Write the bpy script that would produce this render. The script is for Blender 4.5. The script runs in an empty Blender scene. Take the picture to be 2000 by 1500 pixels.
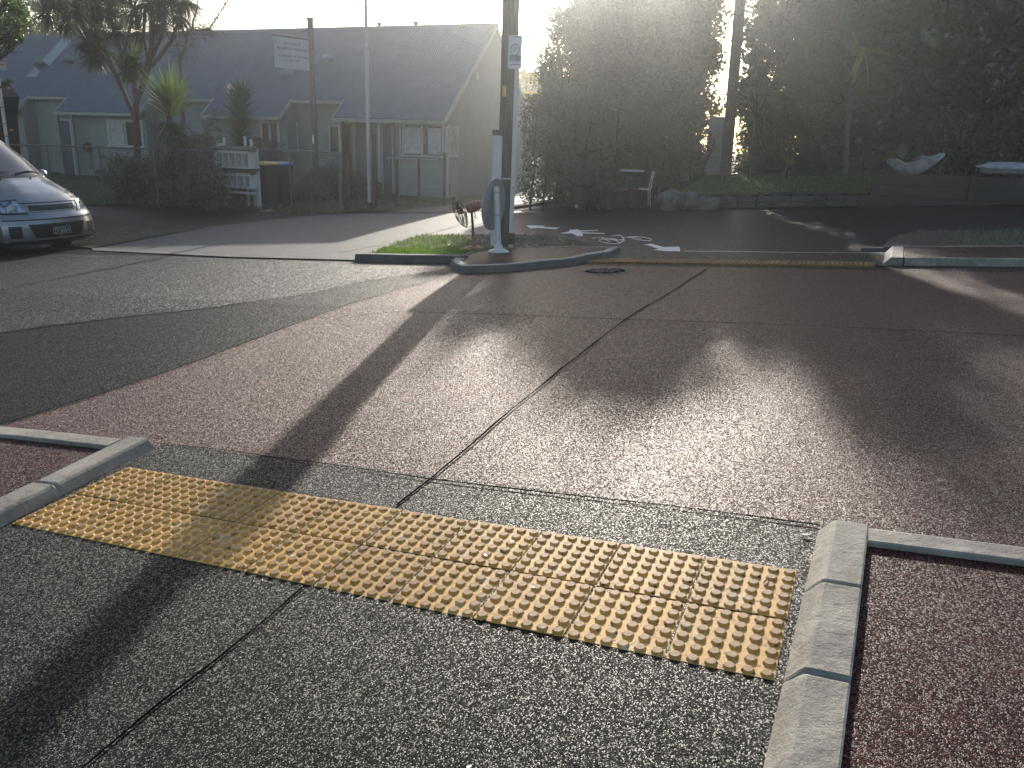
import bpy, bmesh, math, random
import numpy as np
from mathutils import Vector, Matrix
random.seed(7); np.random.seed(7)
C = bpy.context.scene.collection
sc = bpy.context.scene

# ------------------------------------------------------------------ camera, sky, sun, exposure
F_PX, YAW, PITCH, ROLL = 1620.0, -0.4027, math.atan(485/1620.0), 0.03
CAM = np.array([3.0756, -2.0264, 1.5885])
def cam_rows():
    cy, sy, cp, sp = math.cos(YAW), math.sin(YAW), math.cos(PITCH), math.sin(PITCH)
    f = np.array([sy*cp, cy*cp, -sp]); r = np.array([cy, -sy, 0.0]); u = np.cross(r, f)
    cr, sr = math.cos(ROLL), math.sin(ROLL)
    return np.array([cr*r+sr*u, -sr*r+cr*u, f])
MR = cam_rows()
cd = bpy.data.cameras.new('camera'); cam = bpy.data.objects.new('camera', cd); C.objects.link(cam)
cd.sensor_width = 36.0; cd.lens = F_PX/2000*36.0; cd.clip_start = 0.05; cd.clip_end = 2000
m = Matrix([[MR[0][i], MR[1][i], -MR[2][i], CAM[i]] for i in range(3)] + [[0, 0, 0, 1]])
cam.matrix_world = m; sc.camera = cam

SUN_AZ, SUN_EL = math.radians(-17.0), math.radians(16.5)      # azimuth from +Y towards +X
SD = Vector((math.sin(SUN_AZ)*math.cos(SUN_EL), math.cos(SUN_AZ)*math.cos(SUN_EL), math.sin(SUN_EL)))
world = bpy.data.worlds.new('World'); sc.world = world; world.use_nodes = True
wn = world.node_tree; bg = wn.nodes['Background']
sky = wn.nodes.new('ShaderNodeTexSky'); sky.sky_type = 'NISHITA'; sky.sun_disc = False
sky.sun_elevation = SUN_EL; sky.sun_rotation = SUN_AZ; sky.dust_density = 1.4; sky.air_density = 1.0; sky.ozone_density = 1.3
wn.links.new(sky.outputs[0], bg.inputs[0]); bg.inputs[1].default_value = 0.125
sl = bpy.data.lights.new('sun', 'SUN'); sl.energy = 5.0; sl.angle = math.radians(0.53); sl.color = (1.0, 0.91, 0.80)
so = bpy.data.objects.new('sun', sl); C.objects.link(so); so.rotation_euler = SD.to_track_quat('Z', 'Y').to_euler()
sc.view_settings.view_transform = 'Standard'; sc.view_settings.look = 'None'
sc.view_settings.exposure = 0.70; sc.view_settings.gamma = 1.0

# ------------------------------------------------------------------ terrain
HP = [(-6, -.28), (1.0, .0467), (4.2, .145), (7.2, .10), (12.5, .13), (60, .13)]
def hy(y):
    if y <= HP[0][0]: return HP[0][1]
    for (a, za), (b, zb) in zip(HP, HP[1:]):
        if y <= b: return za+(zb-za)*(y-a)/(b-a)
    return .13
def gz(x, y): return .0694*max(min(x, 12), -11)+hy(y)
def ray(px, py):
    d = MR.T @ np.array([(px-1000)/F_PX, (750-py)/F_PX, 1.0]); return d/np.linalg.norm(d)
def G(px, py, dz=0.0):                      # photo pixel -> point on the ground
    d = ray(px, py); z = dz
    for _ in range(80):
        t = (z-CAM[2])/d[2]; p = CAM+t*d; z = .5*z+.5*(gz(p[0], p[1])+dz)
    return Vector((p[0], p[1], gz(p[0], p[1])+dz))
def Y(px, py, y):                           # photo pixel -> point on the plane Y=y
    d = ray(px, py); t = (y-CAM[1])/d[1]; return Vector(CAM+t*d)
def X(px, py, x):
    d = ray(px, py); t = (x-CAM[0])/d[0]; return Vector(CAM+t*d)

# ------------------------------------------------------------------ mesh builder
class MB:
    def __init__(s): s.v = []; s.f = []
    def box(s, c, size, rz=0, R=None):
        hx, h_y, hz = [q/2 for q in size]
        M = R if R is not None else Matrix.Rotation(rz, 3, 'Z')
        n = len(s.v)
        for dx, dy, dz in ((-1,-1,-1),(1,-1,-1),(1,1,-1),(-1,1,-1),(-1,-1,1),(1,-1,1),(1,1,1),(-1,1,1)):
            s.v.append(tuple(Vector(c)+M @ Vector((dx*hx, dy*h_y, dz*hz))))
        for q in ((0,3,2,1),(4,5,6,7),(0,1,5,4),(1,2,6,5),(2,3,7,6),(3,0,4,7)): s.f.append(tuple(n+i for i in q))
        return s
    def tube(s, pts, rad, n=8, cap=True):
        pts = [Vector(p) for p in pts]
        if not hasattr(rad, '__len__'): rad = [rad]*len(pts)
        base = len(s.v); up = None
        for i, p in enumerate(pts):
            d = (pts[min(i+1, len(pts)-1)]-pts[max(i-1, 0)]).normalized()
            if up is None: up = d.orthogonal().normalized()
            up = (up-d*up.dot(d)).normalized(); w = d.cross(up)
            for k in range(n):
                a = 2*math.pi*k/n; s.v.append(tuple(p+(up*math.cos(a)+w*math.sin(a))*rad[i]))
        for i in range(len(pts)-1):
            for k in range(n):
                a = base+i*n+k; b = base+i*n+(k+1) % n; s.f.append((a, b, b+n, a+n))
        if cap:
            s.f.append(tuple(base+k for k in range(n))[::-1]); s.f.append(tuple(base+(len(pts)-1)*n+k for k in range(n)))
        return s
    def lathe(s, c, prof, n=20, axis=(0,0,1)):
        ax = Vector(axis).normalized(); a1 = ax.orthogonal().normalized(); a2 = ax.cross(a1); base = len(s.v)
        for r, h in prof:
            for k in range(n):
                a = 2*math.pi*k/n; s.v.append(tuple(Vector(c)+ax*h+(a1*math.cos(a)+a2*math.sin(a))*max(r, 1e-4)))
        for i in range(len(prof)-1):
            for k in range(n):
                a = base+i*n+k; b = base+i*n+(k+1) % n; s.f.append((a, b, b+n, a+n))
        s.f.append(tuple(base+k for k in range(n))[::-1]); s.f.append(tuple(base+(len(prof)-1)*n+k for k in range(n)))
        return s
    def quad(s, *p):
        n = len(s.v); s.v += [tuple(q) for q in p]; s.f.append(tuple(range(n, n+len(p)))); return s
    def prism(s, pts, d):                    # extrude polygon pts by vector d
        n = len(s.v); k = len(pts); d = Vector(d)
        s.v += [tuple(Vector(p)) for p in pts]+[tuple(Vector(p)+d) for p in pts]
        s.f.append(tuple(range(n, n+k))[::-1]); s.f.append(tuple(range(n+k, n+2*k)))
        for i in range(k): j = (i+1) % k; s.f.append((n+i, n+j, n+k+j, n+k+i))
        return s
    def grid(s, rows):
        n = len(s.v); w = len(rows[0])
        for r in rows: s.v += [tuple(p) for p in r]
        for i in range(len(rows)-1):
            for j in range(w-1): a = n+i*w+j; s.f.append((a, a+1, a+1+w, a+w))
        return s
    def build(s, name, mat, parent=None, smooth=False, bevel=0, recalc=False, sharp=40):
        me = bpy.data.meshes.new(name); off = Vector(parent['org']) if parent is not None and 'org' in parent else Vector((0,0,0))
        vs = [tuple(Vector(p)-off) for p in s.v] if off.length else s.v
        me.from_pydata(vs, [], s.f); me.update()
        if recalc or bevel:
            bm = bmesh.new(); bm.from_mesh(me)
            if recalc: bmesh.ops.recalc_face_normals(bm, faces=bm.faces)
            if bevel: bmesh.ops.bevel(bm, geom=list(bm.edges), offset=bevel, segments=1, affect='EDGES', clamp_overlap=True)
            bm.to_mesh(me); bm.free()
        me.materials.append(mat)
        if smooth:
            me.polygons.foreach_set('use_smooth', [True]*len(me.polygons))
            try: me.set_sharp_from_angle(angle=math.radians(sharp))
            except Exception: pass
        o = bpy.data.objects.new(name, me); C.objects.link(o)
        if parent is not None:
            o.parent = parent
            if 'org' in parent: o['org'] = parent['org']
        return o
def tag(o, label=None, cat=None, group=None, kind=None):
    if label: o['label'] = label
    if cat: o['category'] = cat
    if group: o['group'] = group
    if kind: o['kind'] = kind
    return o
def thing(name, label, cat, loc, group=None):
    o = bpy.data.objects.new(name, None); C.objects.link(o); o.location = loc; o.empty_display_size = .1
    o['org'] = [float(q) for q in loc]
    return tag(o, label, cat, group)
def raw(name, V, Fq, mat, parent=None):      # numpy quads
    me = bpy.data.meshes.new(name)
    off = np.array(parent['org']) if parent is not None and 'org' in parent else np.zeros(3)
    V = V-off; nf, k = Fq.shape
    me.vertices.add(len(V)); me.vertices.foreach_set('co', V.astype(np.float32).ravel())
    me.loops.add(nf*k); me.loops.foreach_set('vertex_index', Fq.astype(np.int32).ravel())
    me.polygons.add(nf); me.polygons.foreach_set('loop_start', np.arange(0, nf*k, k, dtype=np.int32))
    me.polygons.foreach_set('loop_total', np.full(nf, k, dtype=np.int32))
    me.update(calc_edges=True); me.materials.append(mat)
    o = bpy.data.objects.new(name, me); C.objects.link(o)
    if parent is not None: o.parent = parent
    return o

# ------------------------------------------------------------------ materials
def newmat(name):
    m = bpy.data.materials.new(name); m.use_nodes = True; nt = m.node_tree
    return m, nt, nt.nodes['Principled BSDF']
def N(nt, t, **k):
    n = nt.nodes.new(t)
    for a, b in k.items(): setattr(n, a, b)
    return n
def coords(nt):
    g = N(nt, 'ShaderNodeNewGeometry'); return g.outputs['Position']
def noise(nt, src, scale, detail=3, rough=.55):
    n = N(nt, 'ShaderNodeTexNoise'); n.inputs['Scale'].default_value = scale; n.inputs['Detail'].default_value = detail
    n.inputs['Roughness'].default_value = rough; nt.links.new(src, n.inputs['Vector']); return n.outputs['Fac']
def ramp(nt, src, stops):
    r = N(nt, 'ShaderNodeValToRGB'); cr = r.color_ramp
    while len(cr.elements) < len(stops): cr.elements.new(.5)
    for e, (p, c) in zip(cr.elements, stops): e.position = p; e.color = (*c, 1) if len(c) == 3 else c
    nt.links.new(src, r.inputs[0]); return r.outputs[0]
def mixc(nt, fac, a, b, mode='MIX'):
    n = N(nt, 'ShaderNodeMix', data_type='RGBA', blend_type=mode)
    for s, v in ((n.inputs[0], fac), (n.inputs[6], a), (n.inputs[7], b)):
        if isinstance(v, (int, float)): s.default_value = v
        elif isinstance(v, tuple): s.default_value = (*v, 1)
        else: nt.links.new(v, s)
    return n.outputs[2]
def bump(nt, h, strength, dist, bs, normal=None):
    b = N(nt, 'ShaderNodeBump'); b.inputs['Strength'].default_value = strength; b.inputs['Distance'].default_value = dist
    nt.links.new(h, b.inputs['Height'])
    if normal is not None: nt.links.new(normal, b.inputs['Normal'])
    if bs is not None: nt.links.new(b.outputs[0], bs.inputs['Normal'])
    return b.outputs[0]
def simple(name, col, rough=.6, metal=0, var=.15, vs=6, bmp=0.0, bscale=60, spec=.5, coat=0):
    m, nt, b = newmat(name); p = coords(nt)
    f = noise(nt, p, vs, 4)
    lo = tuple(c*(1-var) for c in col); hi = tuple(min(1, c*(1+var)) for c in col)
    nt.links.new(ramp(nt, f, [(.3, lo), (.7, hi)]), b.inputs['Base Color'])
    b.inputs['Roughness'].default_value = rough; b.inputs['Metallic'].default_value = metal
    b.inputs['Specular IOR Level'].default_value = spec
    if coat: b.inputs['Coat Weight'].default_value = coat; b.inputs['Coat Roughness'].default_value = .06
    if bmp: bump(nt, noise(nt, p, bscale, 3), 1.0, bmp, b)
    return m
def asphalt(name, dark, light, chip=95, rough=.7, depth=.004, stain=(.8, 1.15), glint=.25, tilt=.6, gfrac=.35, gtone=2.2):
    """stone-chip surfacing: each chip is a voronoi cell with its own tone, gloss and tilted facet; a share of chips is polished"""
    m, nt, b = newmat(name); p = coords(nt)
    v = N(nt, 'ShaderNodeTexVoronoi'); v.inputs['Scale'].default_value = chip; nt.links.new(p, v.inputs['Vector'])
    v2 = N(nt, 'ShaderNodeTexVoronoi'); v2.inputs['Scale'].default_value = chip*2.3; nt.links.new(p, v2.inputs['Vector'])
    sep = N(nt, 'ShaderNodeSeparateColor'); nt.links.new(v.outputs['Color'], sep.inputs[0])
    mid = tuple((a+c)/2 for a, c in zip(dark, light))
    col = ramp(nt, sep.outputs[0], [(0, dark), (1-gfrac-.1, mid), (1-gfrac+.1, light), (1, tuple(min(1, c*gtone) for c in light))])
    gap = ramp(nt, v.outputs['Distance'], [(.35, (1,)*3), (.62, (.25,)*3)])
    col = mixc(nt, 1.0, col, gap, 'MULTIPLY')
    st = ramp(nt, noise(nt, p, 1.1, 5, .6), [(.3, (stain[0],)*3), (.7, (stain[1],)*3)])
    col = mixc(nt, 1.0, col, st, 'MULTIPLY')
    st2 = ramp(nt, noise(nt, p, 7, 6, .75), [(.3, (.72,)*3), (.7, (1.18,)*3)])
    nt.links.new(mixc(nt, 1.0, col, st2, 'MULTIPLY'), b.inputs['Base Color'])
    r_ = ramp(nt, sep.outputs[1], [(0, (rough,)*3), (1-gfrac, (rough*.95,)*3), (1-gfrac+.05, (.42,)*3), (1, (.30,)*3)])
    nt.links.new(r_, b.inputs['Roughness'])
    sp = ramp(nt, sep.outputs[1], [(1-gfrac, (glint*.35,)*3), (1-gfrac+.05, (glint,)*3), (1, (min(1, glint*2),)*3)])
    nt.links.new(sp, b.inputs['Specular IOR Level'])
    inv = N(nt, 'ShaderNodeMath', operation='MULTIPLY_ADD'); inv.inputs[1].default_value = -1.0; inv.inputs[2].default_value = 1.0
    nt.links.new(v.outputs['Distance'], inv.inputs[0])
    inv2 = N(nt, 'ShaderNodeMath', operation='MULTIPLY_ADD'); inv2.inputs[1].default_value = -.35; nt.links.new(v2.outputs['Distance'], inv2.inputs[0])
    nt.links.new(inv.outputs[0], inv2.inputs[2])
    nb = bump(nt, inv2.outputs[0], 1.0, depth, None)
    sub = N(nt, 'ShaderNodeVectorMath', operation='SUBTRACT'); nt.links.new(v.outputs['Color'], sub.inputs[0]); sub.inputs[1].default_value = (.5, .5, .5)
    mul = N(nt, 'ShaderNodeVectorMath', operation='MULTIPLY'); nt.links.new(sub.outputs[0], mul.inputs[0]); mul.inputs[1].default_value = (tilt, tilt, 0)
    add = N(nt, 'ShaderNodeVectorMath', operation='ADD'); nt.links.new(mul.outputs[0], add.inputs[0]); nt.links.new(nb, add.inputs[1])
    nrm = N(nt, 'ShaderNodeVectorMath', operation='NORMALIZE'); nt.links.new(add.outputs[0], nrm.inputs[0])
    nt.links.new(nrm.outputs[0], b.inputs['Normal'])
    return m
def leafmat(name, c1, c2, trans=.45, gloss=.12, accent=None):
    m, nt, b = newmat(name); nt.nodes.remove(b); out = nt.nodes['Material Output']
    g = N(nt, 'ShaderNodeNewGeometry')
    stops = [(0, c1), (.8, c2)] + ([(.93, c2), (.97, accent)] if accent else [])
    col = ramp(nt, g.outputs['Random Per Island'], stops)
    d = N(nt, 'ShaderNodeBsdfDiffuse'); t = N(nt, 'ShaderNodeBsdfTranslucent'); gl = N(nt, 'ShaderNodeBsdfGlossy'); gl.inputs['Roughness'].default_value = .35
    tc = mixc(nt, 1.0, col, (1.5, 1.6, .7), 'MULTIPLY')
    nt.links.new(col, d.inputs[0]); nt.links.new(tc, t.inputs[0])
    a = N(nt, 'ShaderNodeMixShader'); a.inputs[0].default_value = trans; nt.links.new(d.outputs[0], a.inputs[1]); nt.links.new(t.outputs[0], a.inputs[2])
    e = N(nt, 'ShaderNodeMixShader'); e.inputs[0].default_value = gloss; nt.links.new(a.outputs[0], e.inputs[1]); nt.links.new(gl.outputs[0], e.inputs[2])
    nt.links.new(e.outputs[0], out.inputs[0]); return m

M = {}
M['coarse'] = asphalt('coarse_black_asphalt', (.0028,.0048,.0038), (.020,.029,.023), chip=275, depth=.004, tilt=1.1, glint=.30, gfrac=.25, gtone=2.2)
M['black'] = asphalt('black_asphalt', (.010,.011,.012), (.035,.037,.038), chip=190, depth=.003, tilt=.7, glint=.2)
M['road'] = asphalt('road_asphalt', (.010,.0115,.0125), (.024,.026,.027), chip=230, depth=.002, tilt=.5, glint=.16, gfrac=.25, gtone=1.5)
M['chipseal'] = asphalt('chip_seal', (.012,.013,.014), (.040,.042,.042), chip=150, depth=.003, tilt=.8, glint=.30, gfrac=.35)
M['red'] = asphalt('red_asphalt', (.055,.017,.015), (.155,.058,.050), chip=275, depth=.0028, tilt=1.0, glint=.27, gfrac=.33, gtone=2.4)
M['redisle'] = asphalt('red_infill_asphalt', (.035,.010,.009), (.12,.042,.034), chip=235, depth=.004, tilt=.8, stain=(.7, 1.2), glint=.15)
M['path'] = asphalt('footpath_asphalt', (.016,.017,.019), (.036,.038,.042), chip=200, depth=.002, tilt=.4, glint=.15)
def concrete(name, col, rough=.8, pit=True):
    m, nt, b = newmat(name); p = coords(nt)
    a = noise(nt, p, 2.5, 5, .65); c = noise(nt, p, 28, 6, .7)
    base = ramp(nt, a, [(.3, tuple(q*.55 for q in col)), (.68, tuple(q*1.25 for q in col))])
    base = mixc(nt, ramp(nt, c, [(.35, (.5,)*3), (.5, (0,)*3)]), base, tuple(q*.55 for q in col))
    v = N(nt, 'ShaderNodeTexVoronoi'); v.inputs['Scale'].default_value = 70; nt.links.new(p, v.inputs['Vector'])
    pits = ramp(nt, v.outputs['Distance'], [(.13, (1,)*3), (.2, (0,)*3)])
    gate = ramp(nt, noise(nt, p, 9, 3), [(.42, (0,)*3), (.55, (1,)*3)])
    pm = mixc(nt, 1.0, pits, gate, 'MULTIPLY')
    base = mixc(nt, pm, base, tuple(q*.3 for q in col))
    eff = ramp(nt, noise(nt, p, 6.5, 6, .75), [(.50, (0,)*3), (.64, (.65,)*3)])
    base = mixc(nt, eff, base, tuple(min(1, q*1.45) for q in col))
    nt.links.new(base, b.inputs['Base Color']); b.inputs['Roughness'].default_value = rough
    nb = bump(nt, noise(nt, p, 22, 5, .7), 1.0, .006, None); bump(nt, noise(nt, p, 140, 4, .7), 1.0, .0022, b, nb)
    return m
M['kerb'] = concrete('kerb_concrete', (.27,.245,.20))
M['drive'] = concrete('driveway_concrete', (.050,.049,.048), rough=.7)
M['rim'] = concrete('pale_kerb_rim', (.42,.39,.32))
M['shade_splash'] = concrete('shaded_splashed_kerb_face', (.10,.095,.085))  # shade on the upright face painted into the colour, along with road splash
M['darkkerb'] = concrete('old_kerb_stone', (.07,.07,.07))
# yellow tactile tile: dirt, pale drips, grubby dome tops
m, nt, b = newmat('yellow_tactile'); p = coords(nt)
tc = N(nt, 'ShaderNodeTexCoord'); sx = N(nt, 'ShaderNodeSeparateXYZ'); nt.links.new(tc.outputs['Object'], sx.inputs[0])
base = ramp(nt, noise(nt, p, 4, 5, .6), [(.25, (.52,.28,.058)), (.75, (.69,.41,.108))])
base = mixc(nt, ramp(nt, noise(nt, p, 9, 6, .75), [(.58, (0,)*3), (.67, (.75,)*3)]), base, (.70,.60,.42))
grime = ramp(nt, noise(nt, p, 38, 5, .75), [(.55, (0,)*3), (.62, (.85,)*3)])
base = mixc(nt, grime, base, (.16,.09,.035))
specks = N(nt, 'ShaderNodeTexVoronoi'); specks.inputs['Scale'].default_value = 26; nt.links.new(p, specks.inputs['Vector'])
base = mixc(nt, ramp(nt, specks.outputs['Distance'], [(.13, (.95,)*3), (.17, (0,)*3)]), base, (.07,.045,.025))
top = N(nt, 'ShaderNodeMapRange'); top.inputs[1].default_value = .0050; top.inputs[2].default_value = .0058; nt.links.new(sx.outputs[2], top.inputs[0])
tm = N(nt, 'ShaderNodeMath', operation='MULTIPLY'); nt.links.new(top.outputs[0], tm.inputs[0]); nt.links.new(ramp(nt, noise(nt, p, 60, 5, .7), [(.3, (.55,)*3), (.7, (1,)*3)]), tm.inputs[1])
base = mixc(nt, tm.outputs[0], base, (.22,.13,.065))
oi = N(nt, 'ShaderNodeObjectInfo'); base = mixc(nt, 1.0, base, ramp(nt, oi.outputs['Random'], [(0, (.86,.84,.82)), (1, (1.06,1.05,1.03))]), 'MULTIPLY')
nt.links.new(base, b.inputs['Base Color']); b.inputs['Roughness'].default_value = .62; b.inputs['Specular IOR Level'].default_value = .3
bump(nt, noise(nt, p, 260, 3, .6), 1.0, .0007, b); M['tile'] = m
M['white'] = simple('white_paint', (.58,.57,.55), .45, var=.08, vs=9)
M['marking'] = simple('road_marking_paint', (.62,.62,.60), .55, var=.15, vs=30)
M['housewhite'] = simple('white_joinery', (.40,.41,.39), .5, var=.06)
M['steel'] = simple('galvanised_steel', (.42,.43,.44), .42, .7, var=.12, vs=20)
M['greysteel'] = simple('painted_grey_steel', (.13,.13,.125), .5, .3, var=.2)
M['signback'] = simple('sign_back_aluminium', (.085,.083,.088), .55, .2, var=.15, vs=7)
M['rust'] = simple('rusty_red_metal', (.36,.15,.11), .65, .2, var=.45, vs=26, bmp=.0008)
M['rustdark'] = simple('dark_rusty_wire', (.10,.055,.04), .6, .4, var=.4, vs=30)
M['signwhite'] = simple('sign_face_white', (.52,.53,.56), .4, var=.05)
M['signink'] = simple('sign_ink', (.15,.16,.19), .5)
M['signgreen'] = simple('sign_green_band', (.16,.24,.20), .5)
M['signred'] = simple('sign_red_ink', (.30,.06,.07), .5)
M['signpink'] = simple('sign_face_faded', (.42,.36,.36), .5, var=.08)
M['yellow'] = simple('yellow_plastic', (.62,.40,.03), .4)
M['blue'] = simple('blue_plastic', (.06,.20,.42), .4)
M['bin'] = simple('dark_bin_plastic', (.022,.018,.016), .5)
M['post'] = simple('black_timber', (.018,.018,.020), .6, var=.3)
M['paper'] = simple('paper', (.75,.75,.80), .7, var=.04)
M['rubber'] = simple('black_rubber', (.012,.012,.013), .7)
M['blackplastic'] = simple('black_plastic', (.012,.013,.016), .4)
M['door'] = simple('blue_grey_door', (.065,.085,.12), .45)
M['curtain'] = simple('net_curtain', (.42,.42,.40), .9, var=.2, vs=5)
M['soil'] = simple('soil_litter', (.045,.03,.02), .95, var=.6, vs=14, bmp=.02, bscale=25)
M['lawn'] = simple('lawn_soil', (.03,.05,.014), .95, var=.35, vs=5, bmp=.02, bscale=60)
M['ground'] = simple('earth', (.035,.035,.022), .95, var=.4, vs=3, bmp=.02, bscale=20)
M['bark'] = simple('bark', (.07,.055,.042), .9, var=.45, vs=18, bmp=.01, bscale=30)
M['stone'] = simple('rock', (.12,.11,.095), .85, var=.45, vs=6, bmp=.02, bscale=12)
M['shell'] = simple('pale_cement_shell', (.33,.33,.34), .75, var=.3, vs=7, bmp=.006, bscale=20)
M['terracotta'] = simple('dark_terracotta', (.07,.035,.025), .7)
M['rope'] = simple('hose_brown', (.07,.03,.025), .6)
M['gablewhite'] = simple('pale_plaster', (.22,.215,.20), .8, var=.12)
M['lining'] = simple('seam_bitumen', (.004,.004,.004), 1.0, spec=0.0)
M['farroof'] = simple('far_blue_roof', (.085,.10,.13), .6)
m, nt, b = newmat('dark_glass'); b.inputs['Base Color'].default_value = (.012,.014,.016,1); b.inputs['Roughness'].default_value = .08; M['glass'] = m
# pole timber: vertical cracks, faint green
m, nt, b = newmat('pole_timber'); p = coords(nt); mp = N(nt, 'ShaderNodeMapping'); mp.inputs['Scale'].default_value = (14, 14, .7); nt.links.new(p, mp.inputs[0])
f = noise(nt, mp.outputs[0], 3, 6, .7); nt.links.new(ramp(nt, f, [(.3, (.035,.032,.024)), (.5, (.085,.078,.058)), (.7, (.13,.12,.095))]), b.inputs['Base Color'])
b.inputs['Roughness'].default_value = .85; bump(nt, f, 1, .012, b); M['timber'] = m
# van paint
m, nt, b = newmat('silver_van_paint'); p = coords(nt)
nt.links.new(ramp(nt, noise(nt, p, 5, 5), [(.3, (.25,.255,.27)), (.7, (.31,.32,.335))]), b.inputs['Base Color']); b.inputs['Metallic'].default_value = .75; b.inputs['Roughness'].default_value = .34
b.inputs['Coat Weight'].default_value = .8; b.inputs['Coat Roughness'].default_value = .09; M['vanpaint'] = m
m, nt, b = newmat('windscreen_glass'); b.inputs['Base Color'].default_value = (.10,.105,.115,1); b.inputs['Roughness'].default_value = .15; b.inputs['Metallic'].default_value = .35; b.inputs['Specular IOR Level'].default_value = .9
M['windscreen'] = m
m, nt, b = newmat('headlamp_glass'); nt.links.new(ramp(nt, noise(nt, coords(nt), 16, 3), [(.35, (.10,.12,.16)), (.65, (.55,.60,.68))]), b.inputs['Base Color']); b.inputs['Roughness'].default_value = .12; b.inputs['Metallic'].default_value = .5; M['lamp'] = m
m, nt, b = newmat('amber_lens'); b.inputs['Base Color'].default_value = (.42,.14,.03,1); b.inputs['Roughness'].default_value = .2; M['amber'] = m
# walls with horizontal weatherboards (lap shadow from bump)
m, nt, b = newmat('weatherboard'); p = coords(nt); s3 = N(nt, 'ShaderNodeSeparateXYZ'); nt.links.new(p, s3.inputs[0])
mo = N(nt, 'ShaderNodeMath', operation='PINGPONG'); mo.inputs[1].default_value = 1.0
fr = N(nt, 'ShaderNodeMath', operation='MULTIPLY'); fr.inputs[1].default_value = 1/.17; nt.links.new(s3.outputs[2], fr.inputs[0])
fc = N(nt, 'ShaderNodeMath', operation='FRACT'); nt.links.new(fr.outputs[0], fc.inputs[0])
nt.links.new(ramp(nt, noise(nt, p, 3, 4), [(.3, (.20,.215,.195)), (.7, (.25,.265,.24))]), b.inputs['Base Color'])
iv = N(nt, 'ShaderNodeMath', operation='SUBTRACT'); iv.inputs[0].default_value = 1; nt.links.new(fc.outputs[0], iv.inputs[1])
bump(nt, iv.outputs[0], 1, .02, b); b.inputs['Roughness'].default_value = .6; M['board'] = m
M['wall'] = simple('sage_wall_paint', (.205,.225,.205), .7, var=.08, vs=3)
M['roof'] = simple('blue_grey_corrugated_iron', (.105,.125,.155), .5, .15, var=.12, vs=2)
M['roofpale'] = simple('pale_roof_sheet', (.22,.26,.28), .55, var=.15, vs=5)
M['roofmid'] = simple('weathered_roof_sheet', (.125,.15,.175), .55)
M['fascia'] = simple('cream_gutter', (.30,.30,.27), .5, var=.08)
M['leaf_dark'] = leafmat('dark_leaf', (.022,.036,.015), (.05,.078,.028), .35)
M['leaf_mid'] = leafmat('mid_leaf', (.03,.05,.018), (.075,.11,.032), .45)
M['leaf_hedge'] = leafmat('hedge_leaf', (.024,.04,.018), (.06,.085,.035), .3)
M['leaf_brown'] = leafmat('brown_mixed_leaf', (.05,.045,.02), (.085,.09,.03), .45, accent=(.35,.14,.02))
M['leaf_yellow'] = leafmat('yellow_leaf', (.30,.20,.02), (.42,.32,.04), .5)
M['strap'] = leafmat('strap_leaf', (.035,.07,.015), (.10,.16,.03), .5, .15)
M['strap_dark'] = leafmat('dark_strap_leaf', (.012,.022,.010), (.03,.048,.02), .3, .05)
M['strap_dry'] = leafmat('dry_strap_leaf', (.028,.027,.015), (.065,.058,.032), .3, .04)
M['frond'] = leafmat('palm_frond', (.16,.19,.06), (.30,.32,.12), .4, .1)
M['grass'] = leafmat('grass_blade', (.05,.10,.012), (.12,.19,.03), .55, .08)
M['twig'] = simple('bare_twig', (.10,.085,.07), .8)
M['litter'] = leafmat('dead_leaf', (.06,.03,.015), (.16,.09,.04), .2)

# ------------------------------------------------------------------ draped ground surfaces
def drape(name, poly, dz, mat, thick=0.0, parent=None, kind='structure'):
    bm = bmesh.new()
    f = bm.faces.new([bm.verts.new((p[0], p[1], 0)) for p in poly])
    if f.normal.z < 0 or f.calc_area() == 0: pass
    for y in [h[0] for h in HP]: bmesh.ops.bisect_plane(bm, geom=bm.verts[:]+bm.edges[:]+bm.faces[:], plane_co=(0, y, 0), plane_no=(0, 1, 0))
    for x in (-11, 12): bmesh.ops.bisect_plane(bm, geom=bm.verts[:]+bm.edges[:]+bm.faces[:], plane_co=(x, 0, 0), plane_no=(1, 0, 0))
    bmesh.ops.recalc_face_normals(bm, faces=bm.faces)
    bm.normal_update()
    for f in bm.faces:
        if f.normal.z < 0: f.normal_flip()
    for v in bm.verts: v.co.z = gz(v.co.x, v.co.y)+dz
    if thick:
        top = list(bm.faces)
        r = bmesh.ops.extrude_face_region(bm, geom=top)
        for v in [g for g in r['geom'] if isinstance(g, bmesh.types.BMVert)]: pass
        for v in set(v for f in top for v in f.verts): v.co.z -= thick
        bmesh.ops.recalc_face_normals(bm, faces=bm.faces)
    me = bpy.data.meshes.new(name); bm.to_mesh(me); bm.free(); me.materials.append(mat)
    o = bpy.data.objects.new(name, me); C.objects.link(o)
    if parent is not None: o.parent = parent
    elif kind: o['kind'] = kind
    return o
P2 = lambda *pts: [G(*p)[:2] for p in pts]

drape('ground', [(-120, -40), (90, -40), (90, 160), (-120, 160)], -.06, M['ground'])
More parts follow.
